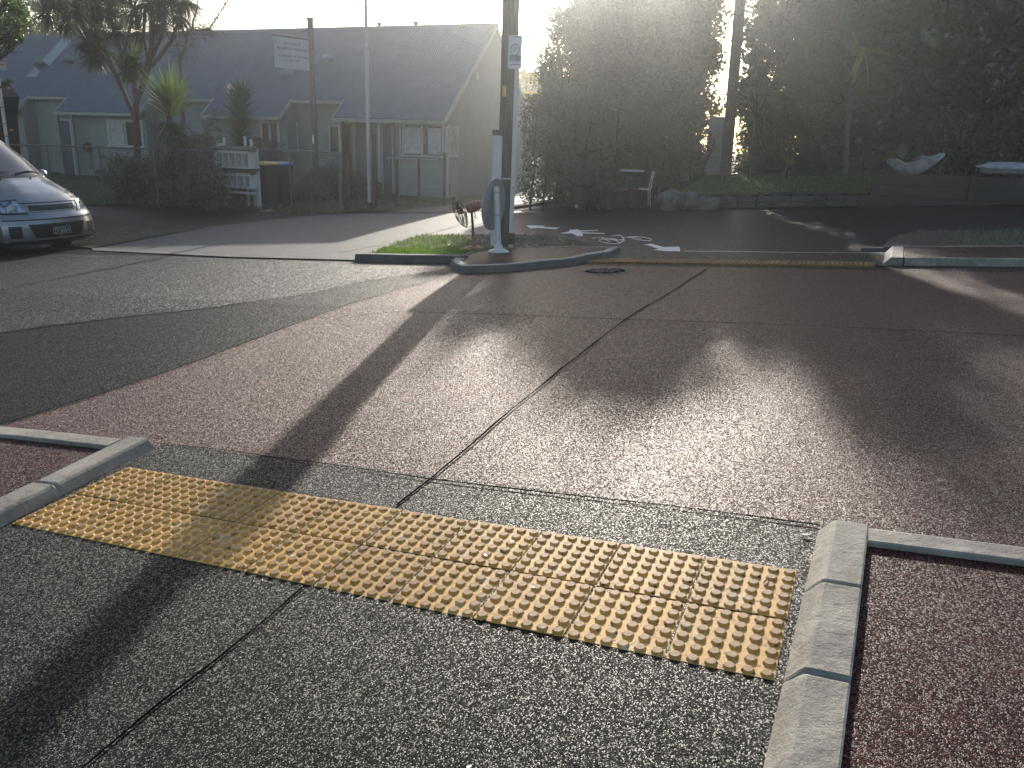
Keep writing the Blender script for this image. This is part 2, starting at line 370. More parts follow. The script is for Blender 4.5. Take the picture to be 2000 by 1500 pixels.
# carriageway
drape('road', [(-60, -.3), (60, -.3), (60, 9.6), (-60, 9.6)], -.004, M['road'])
drape('road_patch', P2((860, 527), (700, 551), (590, 576), (420, 600), (250, 618), (100, 636), (0, 650))+[(-60, 2.6), (-60, 9.4), (-9.4, 8.5), (-3.3, 7.6), (-1.9, 7.5)], .0, M['chipseal'])
drape('crossing', [(-1.22, .84), (-1.15, 1.5), (-1.15, 2.3), (-1.22, 3.6), (-1.30, 5.0), (-1.42, 6.4), (-1.55, 7.15), (-1.3, 7.6), (60, 8.02), (60, .84)], .004, M['red'])
drape('near_footpath', [(-.06, .90), (-.06, -.3), (-30, -.3), (-30, -12), (3.06, -12), (3.06, .97)], .008, M['coarse'])
drape('far_threshold', [(.0, 7.86), (3.24, 7.93), (3.26, 9.3), (-.2, 9.3), (.0, 8.4)], .009, M['black'])
# bitumen seams
def seam(name, pts, w=.012, dz=.014):
    mb = MB(); L = [Vector((p[0], p[1], 0)) for p in pts]; out = []
    for i in range(len(L)-1):
        a, b = L[i], L[i+1]; n = max(1, int((b-a).length/.25))
        for k in range(n): out.append(a+(b-a)*k/n)
    out.append(L[-1]); rnd = random.Random(len(pts)*7)
    rows = []
    for i, p in enumerate(out):
        d = (out[min(i+1, len(out)-1)]-out[max(i-1, 0)]).normalized(); nrm = Vector((-d.y, d.x, 0)); ww = w*rnd.uniform(.55, 1.35); j = rnd.uniform(-.006, .006)
        a = p+nrm*(ww/2+j); b = p-nrm*(ww/2-j)
        rows.append([(a.x, a.y, gz(a.x, a.y)+dz), (b.x, b.y, gz(b.x, b.y)+dz)])
    mb.grid(rows); o = mb.build(name, M['lining']); o['kind'] = 'structure'; return o
seam('road_seam', P2((1380, 527), (1290, 585), (1220, 627), (1100, 722), (1000, 803), (925, 868), (840, 941), (776, 993)), .013)
seam('footpath_seam', P2((598, 1150), (530, 1210), (420, 1297), (310, 1386), (200, 1480), (150, 1520)), .008)
seam('road_seam', P2((590, 626), (780, 612), (1000, 618), (1225, 627), (1600, 640), (2000, 660), (2600, 690)), .012)
seam('road_seam', P2((300, 869), (450, 885), (620, 909), (840, 941), (1040, 965), (1300, 992), (1598, 1031)), .009)
seam('road_seam', P2((885, 537), (600, 627), (400, 703), (200, 771), (0, 833)), .010)
seam('road_seam', P2((820, 524), (600, 570), (250, 617), (0, 650)), .008, .010)

# ------------------------------------------------------------------ kerbs
def kerb(name, line, height, width, bev, side, label, mat=None, joints=(), sink=.06, u0=0.0):
    """line: ground points of the exposed foot; side +1: body lies to the left of the line direction"""
    L = [Vector((p[0], p[1])) for p in line]; rows = []
    pts = []
    for i in range(len(L)-1):
        a, b = L[i], L[i+1]; n = max(1, int((b-a).length/.12))
        for k in range(n): pts.append(a+(b-a)*k/n)
    pts.append(L[-1]); rnd = random.Random(5)
    for yj in joints:
        for e in (-.014, -.007, 0, .007, .014):
            for a, b in zip(L, L[1:]):
                if min(a.y, b.y) <= yj+e <= max(a.y, b.y) and a.y != b.y: pts.append(a+(b-a)*((yj+e-a.y)/(b.y-a.y)))
    if joints: pts.sort(key=lambda p: -p.y)
    for i, p in enumerate(pts):
        d = (pts[min(i+1, len(pts)-1)]-pts[max(i-1, 0)]).normalized(); nn = Vector((-d.y, d.x))*side
        j = rnd.uniform(-.0016, .0016); g_ = min([abs(p.y-q) for q in joints] or [9]); h = height+j+.0035*(sum(p.y < q for q in joints) % 2)-(.011 if g_ < .004 else .004 if g_ < .010 else 0)
        prof = [(0, -sink), (0, .0), (bev*.9, h-.012), (bev+.006, h-.003), (bev+.016, h), (width-.006, h+.002*0), (width, h-.004), (width, -sink)]
        rows.append([(p.x+nn.x*u, p.y+nn.y*u, gz(p.x+nn.x*u, p.y+nn.y*u)+z) for u, z in [(u+u0, z) for u, z in prof]])
    mb = MB(); mb.grid(rows); mb.f.append(tuple(range(8))); mb.f.append(tuple(len(mb.v)-8+i for i in range(8))[::-1])
    o = mb.build(name, mat or M['kerb'], smooth=False, recalc=True); return tag(o, label, 'kerb')

kerb('kerb', [(3.032, .905), (3.02, .35), (3.005, -.31), (2.985, -1.2), (2.93, -4.0)], .06, .168, .048, 1, 'bevelled concrete kerb on the right of the near yellow tiles', joints=(.47, .0, -.50, -1.1))
kerb('kerb', [(-.072, .83), (-.035, .4), (-.002, -.04), (.04, -.8), (.14, -3.0)], .06, .158, .035, -1, 'bevelled concrete kerb on the left of the near yellow tiles', joints=(.27, -.3, -1.0))
kerb('edging', [(3.198, .892), (8, .99)], .058, .112, .006, -1, 'thin concrete edging between red road and near right red infill')
kerb('edging', [(-.235, .800), (-6, .52)], .058, .112, .006, 1, 'thin concrete edging between red road and near left red infill')
drape('infill', [(3.178, .775), (8, .87), (8, -4), (3.11, -4), (3.165, -.31)], .040, M['redisle'])
drape('infill', [(-.235, .682), (-6, .40), (-6, -3), (-.03, -3), (-.155, -.04), (-.19, .4)], .040, M['redisle'])
# ------------------------------------------------------------------ yellow tactile tiles
def tile_mesh():
    mb = MB(); s = .2950; h = .0; t = .004
    e = .002
    V = [(-s/2, -s/2, -.03), (s/2, -s/2, -.03), (s/2, s/2, -.03), (-s/2, s/2, -.03), (-s/2, -s/2, -e), (s/2, -s/2, -e), (s/2, s/2, -e), (-s/2, s/2, -e),
         (-s/2+e, -s/2+e, 0), (s/2-e, -s/2+e, 0), (s/2-e, s/2-e, 0), (-s/2+e, s/2-e, 0)]
    mb.v = V; mb.f = [(0,3,2,1),(0,1,5,4),(1,2,6,5),(2,3,7,6),(3,0,4,7),(4,5,9,8),(5,6,10,9),(6,7,11,10),(7,4,8,11),(8,9,10,11)]
    for i in range(6):
        for k in range(6):
            x = -.125+.05*i; y = -.125+.05*k; n = len(mb.v); q = 18
            for r, z in ((.0190, -.0004), (.0184, .0010), (.0148, .0060), (.0140, .0064)):
                for a in range(q): an = 2*math.pi*a/q; mb.v.append((x+r*math.cos(an), y+r*math.sin(an), z))
            for l in range(3):
                for a in range(q): b_ = (a+1) % q; mb.f.append((n+l*q+a, n+l*q+b_, n+(l+1)*q+b_, n+(l+1)*q+a))
            mb.f.append(tuple(n+3*q+a for a in range(q)))
    return mb
proto = tile_mesh().build('tactile_tile', M['tile'], smooth=True, sharp=22)
def tile_at(o, x, y, dz):
    h = .02; zx = (gz(x+h, y)-gz(x-h, y))/(2*h); zy = (gz(x, y+h)-gz(x, y-h))/(2*h)
    ex = Vector((1, 0, zx)).normalized(); n = Vector((-zx, -zy, 1)).normalized(); ey = n.cross(ex)
    o.matrix_world = Matrix([[ex.x, ey.x, n.x, x], [ex.y, ey.y, n.y, y], [ex.z, ey.z, n.z, gz(x, y)+dz], [0, 0, 0, 1]])
ORD = ['first', 'second', 'third', 'fourth', 'fifth', 'sixth', 'seventh', 'eighth', 'ninth', 'tenth', 'eleventh']
rt = random.Random(3)
for r, rn in ((0, 'nearer'), (1, 'farther')):
    for i in range(10):
        o = proto if (r == 0 and i == 0) else proto.copy()
        if o is not proto: C.objects.link(o)
        tile_at(o, .15+.3*i, .15+.3*r, .010+rt.uniform(-.0018, .0018))
        tag(o, 'yellow studded tile, %s from the left in the %s row of the near strip' % (ORD[i], rn), 'paving tile', 'yellow tactile tiles of the near strip')
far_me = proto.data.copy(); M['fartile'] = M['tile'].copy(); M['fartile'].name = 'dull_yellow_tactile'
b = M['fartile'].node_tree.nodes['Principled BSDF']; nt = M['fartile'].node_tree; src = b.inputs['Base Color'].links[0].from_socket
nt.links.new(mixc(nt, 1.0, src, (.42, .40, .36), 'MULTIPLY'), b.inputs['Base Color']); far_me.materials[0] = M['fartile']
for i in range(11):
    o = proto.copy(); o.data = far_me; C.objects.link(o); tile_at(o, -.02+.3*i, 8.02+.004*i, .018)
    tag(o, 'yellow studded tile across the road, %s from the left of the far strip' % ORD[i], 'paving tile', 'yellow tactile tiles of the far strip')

# ------------------------------------------------------------------ far side ground
drape('far_footpath', [(-60, 7.9), (-3.0, 7.9), (-1.2, 8.9), (60, 8.9), (60, 17.6), (3.2, 17.6), (-8, 17.6), (-11, 17.2), (-60, 17.2)], .004, M['path'])
drape('driveway', P2((180, 486), (215, 480), (400, 445), (640, 419), (800, 417), (1000, 417), (1005, 462), (830, 463), (800, 470), (716, 506), (450, 499)), .012, M['drive'])
drape('driveway_lip', P2((180, 491), (180, 486), (450, 499), (716, 506), (714, 511), (450, 504)), .020, M['darkkerb'])
seam('path_seam', P2((655, 497), (760, 478), (872, 449), (930, 432)), .02, .018)
drape('verge', P2((716, 507), (800, 470), (832, 464), (1075, 462), (1200, 497), (1100, 494), (905, 503), (890, 511)), .045, M['soil'], .06)
drape('verge', P2((60, 470), (60, 428), (185, 428), (255, 436), (330, 445), (398, 446), (215, 481), (178, 487)), .03, M['soil'])
drape('garden_ground', [(-60, 17.2), (-11, 17.1), (-10.2, 18.0), (-6.2, 18.2), (-5.6, 26), (-5.6, 45), (-60, 45)], .02, M['lawn'])
drape('house_lawn', P2((40, 410), (130, 403), (290, 402), (420, 409), (420, 372), (280, 366), (150, 355), (40, 350)), .035, M['lawn'])
drape('concrete_path', [(-8.9, 17.2), (-6.4, 17.2), (-6.6, 30), (-8.2, 30)], .025, M['drive'])
drape('hill', [(-5, 17.6), (60, 17.6), (60, 60), (-5, 60)], .03, M['ground'])
kerb('kerb', [(-3.45, 7.62), (-2.6, 7.58), (-1.95, 7.60), (-1.8, 7.5)], .10, .16, .02, 1, 'dark old stone kerb under the sunlit grass verge', M['darkkerb'])
# raised red build-out with its concrete kerb
isl = [(-1.80, 7.45)]+P2((877, 521), (884, 529), (903, 535), (968, 533), (1020, 529), (1062, 524), (1100, 521), (1128, 517), (1155, 511))+[(.0, 8.35), (-.02, 8.86)]
kerb('kerb', isl, .085, .04, .025, 1, 'rounded concrete kerb nose round the raised red build-out across the road', M['shade_splash'])
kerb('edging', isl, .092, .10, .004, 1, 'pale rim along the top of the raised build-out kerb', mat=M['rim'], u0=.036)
q = [Vector(p) for p in isl]; inn = []
for k in range(len(q)):
    d = (q[min(k+1, len(q)-1)]-q[max(k-1, 0)]).normalized(); inn.append((q[k].x-d.y*.125, q[k].y+d.x*.125))
drape('build_out', inn+[(-.17, 8.84), (-.89, 8.84), (-1.62, 8.62), (-1.86, 8.2), (-1.82, 7.7)], .078, M['redisle'])
kerb('edging', [(-.10, 8.98), (-.89, 8.96), (-1.70, 8.74), (-1.98, 8.3), (-1.94, 7.7), (-1.76, 7.3)], .083, .05, .004, 1, 'thin concrete edge behind the raised red build-out')
# right-hand red island
kerb('kerb', [(3.22, 9.22), (3.20, 8.10)], .085, .20, .07, 1, 'short pale concrete kerb block beside the far yellow strip')
kerb('edging', [(3.42, 8.10), (12, 8.35)], .085, .045, .008, 1, 'thin concrete edge along the road side of the far right red island')
kerb('edging', [(12, 10.2), (3.42, 9.27)], .085, .05, .006, 1, 'thin concrete edge along the grass side of the far right red island')
drape('build_out', [(3.41, 8.14), (12, 8.39), (12, 10.18), (3.41, 9.25)], .076, M['redisle'])
drape('verge', [(3.2, 9.35), (12, 10.3), (12, 12.4), (3.6, 11.4), (3.25, 10.4)], .06, M['soil'], .03)
kerb('kerb', [(3.55, 9.36), (2.95, 9.30)], .05, .07, .01, -1, 'low broken concrete edge beside the far right grass verge', M['darkkerb'])
mb = MB(); a, b_ = G(1330, 497), G(1722, 496)
mb.grid([[(a.x+(b_.x-a.x)*k/8, 9.06+.02*math.sin(k), gz(a.x+(b_.x-a.x)*k/8, 9.06)+.016), (a.x+(b_.x-a.x)*k/8, 9.10+.02*math.sin(k), gz(a.x+(b_.x-a.x)*k/8, 9.1)+.016)] for k in range(9)])
o = mb.build('drain_edge', M['steel']); o['kind'] = 'structure'

# ------------------------------------------------------------------ painted markings (flat paint on the footpath)
def paint(name, polys, label, cat, dz=.014):
    mb = MB()
    for pl in polys: n = len(mb.v); q = [G(*p) for p in pl]; mb.v += [(v.x, v.y, v.z+dz) for v in q]; mb.f.append(tuple(range(n, n+len(q))))
    o = mb.build(name, M['marking']); bm = bmesh.new(); bm.from_mesh(o.data)
    for f in bm.faces:
        f.normal_update()
        if f.normal.z < 0: f.normal_flip()
    bm.to_mesh(o.data); bm.free()
    return tag(o, label, cat)
S8 = lambda x, y: (1000+x/5, 280+y/5)
paint('arrow_marking', [[S8(135, 808), S8(325, 810), S8(300, 822), S8(470, 832), S8(420, 846), S8(255, 832), S8(180, 838)]], 'white painted arrow farthest left on the far footpath', 'arrow marking')
paint('arrow_marking', [[S8(1278, 1000), S8(1355, 988), S8(1480, 1022), S8(1635, 1018), S8(1642, 1064), S8(1500, 1062), S8(1378, 1050), S8(1430, 1040), S8(1330, 1005)]], 'white painted arrow closest to the road beside the bicycle symbol', 'arrow marking')
paint('pedestrian_marking', [[S8(475, 884), S8(560, 868), S8(560, 852), S8(650, 846), S8(655, 858), S8(840, 854), S8(840, 861), S8(672, 868), S8(680, 876), S8(905, 884), S8(905, 893), S8(690, 886), S8(692, 914), S8(640, 914), S8(585, 886), S8(500, 888)]], 'white painted walking figure symbol between the two arrows', 'path marking')
def bike():
    L = []
    def line(a, b, w=7):
        L.append((a, b, w))
    def oval(cx, cy, rx, ry, rot):
        p = []
        for k in range(25):
            t = 2*math.pi*k/24; x = rx*math.cos(t); y = ry*math.sin(t); p.append((cx+x+rot*y, cy+y+rot*x*.0+x*.12))
        for k in range(24): line(p[k], p[k+1], 7)
    oval(950, 966, 100, 20, 0); oval(1262, 938, 100, 16, 0)
    for a, b in (((780, 934), (865, 924)), ((870, 928), (960, 968)), ((885, 930), (1010, 940)), ((1010, 905), (1060, 903)), ((960, 910), (1070, 905)), ((1070, 912), (1095, 955)), ((1095, 955), (960, 945)),
                 ((1075, 930), (1190, 924)), ((1130, 918), (1262, 938)), ((1095, 955), (1050, 985)), ((1000, 940), (1060, 985)), ((1060, 948), (1105, 956))): line(a, b, 10)
    out = []
    for a, b, w in L:
        a = Vector(a); b = Vector(b); d = (b-a).normalized(); n = Vector((-d.y, d.x))
        wv = w*(.35+.65*abs(d.y)); wv = max(wv, 5); n = n*wv/2
        out.append([S8(*(a+n)), S8(*(b+n)), S8(*(b-n)), S8(*(a-n))])
    return out
paint('bicycle_marking', bike(), 'white painted bicycle symbol on the far footpath', 'path marking')
# manhole cover
t = thing('manhole_cover', 'round iron manhole cover set in the red crossing near the far side', 'manhole cover', (.30, 7.11, gz(.30, 7.11)))
def gring(name, r0, r1, dz, mat, par, n=32):
    mb = MB(); cx, cy = .30, 7.11; rows = []
    for k in range(n+1):
        a = 2*math.pi*k/n; rows.append([(cx+r*math.cos(a), cy+r*math.sin(a), gz(cx+r*math.cos(a), cy+r*math.sin(a))+dz) for r in (r1, r0)])
    mb.grid(rows); return mb.build(name, mat, par)
gring('frame', .24, .29, .010, M['darkkerb'], t); gring('lid', .001, .235, .011, M['lining'], t)
mb = MB()
for a in range(-3, 4):
    for c in range(-3, 4):
        if a*a+c*c < 10: x, y = .30+a*.058, 7.11+c*.058; mb.box((x, y, gz(x, y)+.014), (.03, .03, .006), .5)
mb.build('tread_pattern', M['darkkerb'], t)

# ------------------------------------------------------------------ poles and signs across the road
def up(base, px, py): return Y(px, py, base.y)
# timber utility pole
b0 = Vector((-1.90, 9.20, gz(-1.9, 9.2))); t = thing('utility_pole', 'thick weathered timber utility pole on the verge casting the long shadow', 'utility pole', b0)
mb = MB(); pts = []; rd = []
for k in range(24):
    z = -.2+k*.4; pts.append((b0.x+.004*math.sin(k*1.3)+.004*z, b0.y, b0.z+z)); rd.append(.126-.003*z+.002*math.sin(k*2.1))
mb.tube(pts, rd, 20).build('pole', M['timber'], t, smooth=True)
MB().box((b0.x-.075, b0.y-.155, b0.z+.80), (.145, .022, 1.60)).build('guard_board', M['white'], t, bevel=.003)
MB().box((b0.x-.075, b0.y-.156, b0.z+1.645), (.145, .024, .07)).build('board_cap', M['timber'], t)
q = Y(985, 178, 9.06); MB().box((q.x, q.y, q.z), (.045, .006, .14), .2).build('tag', M['yellow'], t)
mb = MB(); mb.lathe((b0.x, b0.y, b0.z+1.02), [(.123, -.010), (.128, -.010), (.128, .010), (.123, .010)], 20).build('strap', M['steel'], t)
MB().box((b0.x, b0.y, b0.z+8.6), (1.9, .09, .11)).build('crossarm', M['timber'], t)
# leaning white sign pole with a parking notice
a0 = Y(997, 489, 9.0); a0.z = gz(a0.x, 9.0)+.02; a1 = Y(1010, 136, 9.0); t = thing('sign_pole', 'slim white sign pole with a parking notice leaning beside the utility pole', 'sign', a0)
dv = a1-a0
MB().tube([a0-Vector((0,0,.1)), a0+dv*1.14], .032, 12).build('pole', M['white'], t, smooth=True)
MB().box(a0+dv*.065, (.075, .075, .16)).build('foot', M['rustdark'], t)
c = Y(1006, 102, a0.y-.05); ex = Vector((.93, .30, .0)).normalized(); nz = dv.normalized(); nn = ex.cross(nz).normalized()
Rm = Matrix([[ex.x, nn.x, nz.x], [ex.y, nn.y, nz.y], [ex.z, nn.z, nz.z]])
pl = MB().box(c, (.185, .004, .42), R=Rm).build('sign_plate', M['signwhite'], t); fr = -1 if nn.dot(Vector(CAM)-c) < 0 else 1
def onplate(x, z, w, h, name, mat): return MB().box(c+ex*x+nz*z+nn*fr*.0035, (w, .002, h), R=Rm).build(name, mat, pl)
onplate(0, .19, .15, .008, 'border_line', M['signink']); onplate(-.03, -.075, .08, .08, 'green_panel', M['signgreen']); onplate(.045, -.075, .07, .075, 'grey_panel', M['greysteel']); onplate(0, -.155, .14, .012, 'text_line', M['signink'])
mb = MB(); rows = []
for k in range(29):
    an = 2*math.pi*k/28; rows.append([tuple(c+nn*fr*.0045+ex*(.062*r*math.cos(an))+nz*(.03+.078*r*math.sin(an))) for r in (1, .82)])
mb.grid(rows); mb.build('roundel', M['signink'], pl)
def text(s, size, org, xd, zd, mat, name, par, ext=.001, align='CENTER', scale=1.0):
    cu = bpy.data.curves.new(name, 'FONT'); cu.body = s; cu.size = size; cu.extrude = ext; cu.align_x = align; cu.align_y = 'CENTER'
    o = bpy.data.objects.new(name, cu); C.objects.link(o)
    dg = bpy.context.evaluated_depsgraph_get(); me = bpy.data.meshes.new_from_object(o.evaluated_get(dg))
    bpy.data.objects.remove(o)
    xd = Vector(xd).normalized(); zd = Vector(zd).normalized(); nd = xd.cross(zd)
    off = Vector(par['org']) if 'org' in par else Vector((0,0,0))
    for v in me.vertices: v.co = Vector(org)-off+xd*v.co.x*scale+zd*v.co.y+nd*v.co.z
    me.materials.clear(); me.materials.append(mat)
    r = bpy.data.objects.new(name, me); C.objects.link(r); r.parent = par; r['org'] = list(off); return r
text('P', .085, c+nn*fr*.005+nz*.03, ex*1.0, nz, M['signink'], 'letter', pl)
mb = MB(); q = a0+dv*.36; mb.lathe(q, [(.033, -.009), (.036, -.009), (.036, .009), (.033, .009)], 12, axis=dv).build('band', M['steel'], t)
# keep-left disc on a short white flanged pole
p0 = Vector((-1.545, 8.22, gz(-1.545, 8.22)+.078)); t = thing('traffic_sign', 'round sign seen from behind on a short white flanged pole', 'traffic sign', p0)
pt = Vector((-1.60, 8.22, .93))
MB().tube([p0, pt-Vector((0,0,.035))], .040, 14).build('pole', M['white'], t, smooth=True)
MB().lathe(pt-Vector((0,0,.035)), [(.043, 0), (.043, .03), (.036, .036)], 14).build('cap', M['white'], t, smooth=True)
MB().lathe(p0, [(.145, 0), (.145, .012), (.13, .022), (.062, .052), (.052, .09), (.042, .10)], 26).build('flange', M['white'], t, smooth=True)
for k in range(6):
    an = k*math.pi/3+.3; MB().lathe(p0+Vector((.115*math.cos(an), .115*math.sin(an), .018)), [(.010, 0), (.010, .012), (.004, .014)], 6).build('bolt', M['steel'], t)
dn = Vector((-.998, .03, .08)).normalized(); dc = Vector((-1.665, 8.29, .695))
MB().lathe(dc, [(.335, -.003), (.338, 0), (.335, .003)], 48, axis=dn).build('disc', M['signback'], t)
mb = MB(); mb.lathe(dc, [(.334, -.006), (.343, -.006), (.343, .006), (.334, .006)], 48, axis=dn).build('rim', M['steel'], t)
side = dn.cross(Vector((0,0,1))).normalized()
for zz, nm in ((.86, 'clamp'), (.57, 'clamp')):
    mb = MB(); k = Vector((-1.59+(.86-zz)*.06, 8.22, zz)); mb.lathe(k, [(.040, -.012), (.046, -.012), (.046, .012), (.040, .012)], 14)
    mb.box(Vector((dc.x+.02, dc.y, zz+.0)), (.012, .26, .024), math.atan2(side.y, side.x)-math.pi/2); mb.build(nm, M['steel'], t)
# rusty pedestal fan
f0 = G(926, 489, .045); t = thing('pedestal_fan', 'rusty pink pedestal fan standing on the grass verge', 'fan', f0)
MB().lathe(f0, [(.205, 0), (.21, .012), (.19, .03), (.10, .055), (.05, .075), (.035, .12), (.026, .125)], 28).build('base', M['rust'], t, smooth=True)
hd = Y(921, 405, f0.y); f0.z += .02
MB().tube([f0+Vector((0,0,.1)), f0+(hd-f0)*.45], .024, 12).build('pole', M['rust'], t, smooth=True)
MB().tube([f0+(hd-f0)*.43, hd-Vector((0,0,.03))], .018, 12).build('pole', M['rustdark'], t, smooth=True)
ax = Vector((-.72, -.58, -.34)).normalized()
MB().lathe(hd-ax*.02, [(.02, -.13), (.05, -.125), (.068, -.09), (.074, -.02), (.072, .05), (.055, .09), (.03, .10)], 20, axis=ax).build('motor', M['rust'], t, smooth=True)
MB().tube([hd+Vector((.02,0,-.05)), hd+Vector((.07,-.01,-.09)), hd+Vector((.05,0,-.13)), hd+Vector((.09,0,-.15))], .008, 6).build('knob', M['rustdark'], t)
cc = hd+ax*.17; u1 = ax.orthogonal().normalized(); u2 = ax.cross(u1); mb = MB()
for sgn, dep in ((1, .085), (-1, .065)):
    for k in range(44):
        an = 2*math.pi*k/44; dr = u1*math.cos(an)+u2*math.sin(an)
        mb.tube([cc+dr*.04+ax*dep*sgn, cc+dr*.12+ax*dep*.85*sgn, cc+dr*.20+ax*dep*.45*sgn, cc+dr*.235], .0017, 4, cap=False)
    for rr, dd in ((.12, .85), (.17, .55)):
        mb.tube([cc+(u1*math.cos(2*math.pi*k/30)+u2*math.sin(2*math.pi*k/30))*rr+ax*dep*dd*sgn for k in range(31)], .002, 4, cap=False)
mb.tube([cc+(u1*math.cos(2*math.pi*k/36)+u2*math.sin(2*math.pi*k/36))*.235 for k in range(37)], .006, 6, cap=False)
mb.build('cage', M['rustdark'], t)
mb = MB()
for k in range(3):
    an = 2*math.pi*k/3+.5; d1 = u1*math.cos(an)+u2*math.sin(an); d2 = u1*math.cos(an+.9)+u2*math.sin(an+.9); dm = (d1+d2).normalized()
    mb.quad(cc+d1*.03, cc+d1*.15-ax*.03, cc+dm*.185-ax*.005, cc+d2*.16+ax*.03, cc+d2*.03)
mb.build('blade', M['rustdark'], t)
MB().lathe(cc, [(.035, -.03), (.04, 0), (.03, .03)], 14, axis=ax).build('hub', M['rust'], t)
# lamp post
l0 = G(722, 410); t = thing('lamp_post', 'tall slim white lamp post with a dark timber stub strapped to its foot', 'lamp post', l0)
tp = Y(714, 0, l0.y); dv = (tp-l0).normalized()
MB().tube([l0, l0+dv*4.35], .055, 12).build('pole', M['housewhite'], t, smooth=True)
MB().tube([l0+dv*4.3, l0+dv*8.2, l0+dv*8.7+Vector((.2,-.7,0))], .042, 12).build('upper_pole', M['steel'], t, smooth=True)
MB().box(l0+dv*8.72+Vector((.25,-.95,0)), (.2, .6, .12)).build('lamp_head', M['steel'], t)
w1 = Y(725.5, 262, l0.y-.1); MB().box((w1.x+.03, l0.y-.03, (w1.z+l0.z)/2), (.09, .09, w1.z-l0.z)).build('timber_stub', M['post'], t)
MB().box((l0.x+.05, l0.y-.02, l0.z+.10), (.17, .17, .24)).build('concrete_foot', M['darkkerb'], t)
# hanging sign on a square timber post
h0 = G(619, 392); tp = Y(599, 38, h0.y); t = thing('hanging_sign', 'tall grey post with a white board hanging from its arm in front of the roof', 'sign', h0)
MB().box((h0.x, h0.y, (h0.z+tp.z)/2), (.13, .13, tp.z-h0.z)).build('post', M['greysteel'], t)
MB().box((h0.x, h0.y, tp.z+.02), (.15, .15, .05)).build('post_cap', M['greysteel'], t)
sd = Vector((-.35, -1.25, 0)).normalized(); L = 1.25; ta = Y(602, 77, h0.y).z
MB().tube([Vector((h0.x, h0.y, ta)), Vector((h0.x, h0.y, ta))+sd*(L+.15)], .035, 6).build('arm', M['greysteel'], t)
MB().tube([Vector((h0.x, h0.y, tp.z-.25)), Vector((h0.x, h0.y, ta))+sd*.75+Vector((0,0,.02))], .012, 6).build('stay', M['greysteel'], t)
pc = Vector((h0.x, h0.y, ta-.48))+sd*(.10+L/2)
nb = sd.cross(Vector((0,0,1))); nb = nb if nb.dot(Vector(CAM)-pc) > 0 else -nb
pl = MB().box(pc, (L, .03, .86), math.atan2(sd.y, sd.x)).build('sign_board', M['signwhite'], t)
xd = -sd if Vector((0,0,1)).cross(-nb).dot(sd) < 0 else sd
xd = Vector((MR[0][0], MR[0][1], 0)); xd = sd if sd.dot(xd) > 0 else -sd
for s_, z_, sz in (("LEYS PLACE", .27, .125), ("RESIDENTS' PARKING", .12, .115), ('NO PARKING OR TURNING', -.08, .09), ('AT ANY TIME', -.20, .085)):
    text(s_, sz, pc+nb*.018+Vector((0,0,z_)), xd, (0,0,1), M['signink'], 'lettering', pl)
for e_ in (.12, L-.02): MB().tube([Vector((h0.x, h0.y, ta))+sd*e_, Vector((h0.x, h0.y, ta-.06))+sd*e_], .008, 5).build('hook', M['greysteel'], t)
MB().box((h0.x-.01, h0.y-.07, Y(611, 272, h0.y).z), (.05, .01, .28)).build('sticker', M['paper'], t)
# parking sign at far left
k0 = Y(17, 300, 10.6); k0 = Vector((k0.x, 10.6, gz(k0.x, 10.6))); ktop = Y(8, 128, 10.6); t = thing('parking_sign', 'grey steel sign post with faded no-parking plate at the far left edge', 'sign', k0)
MB().tube([k0, Vector((k0.x+.0, 10.6, ktop.z+.25))], .033, 10).build('post', M['steel'], t, smooth=True)
pc = Y(3, 111, 10.55); pl = MB().box((pc.x, 10.54, pc.z), (.26, .004, .50), -.1).build('sign_plate', M['signpink'], t)
MB().lathe((pc.x, 10.536, pc.z+.15), [(.05, 0), (.05, .003)], 20, axis=(-.1, -1, 0)).build('roundel', M['signred'], pl)
for i, zz in enumerate((.04, -.02, -.08, -.15)): MB().box((pc.x, 10.535, pc.z+zz), (.20, .002, .022), -.1).build('text_line', M['signred'], pl)
for zz in (158, 210, 241, 266):
    q = Y(12, zz, 10.6); MB().lathe((k0.x, 10.6, q.z), [(.034, -.008), (.037, -.008), (.037, .008), (.034, .008)], 10).build('band', M['blackplastic'], t)
# black posts before the house
for px, pb, ptop, lab in ((777, 405, 311, 'left of the three black posts before the bay window'), (819, 396, 311, 'middle of the three black posts before the bay window'), (868, 403, 300, 'tallest of the three black posts before the bay window, nearest the gable')):
    g = G(px, pb); tz = Y(px, ptop, g.y).z; h = tz-g.z
    t = thing('fence_post', lab, 'post', g, 'black timber posts before the bay window')
    MB().box((g.x, g.y, g.z+h/2), (.085, .085, h), .2).build('post', M['post'], t, bevel=.006)
    MB().box((g.x, g.y, g.z+h+.006), (.092, .092, .02), .2).build('post_cap', M['post'], t)
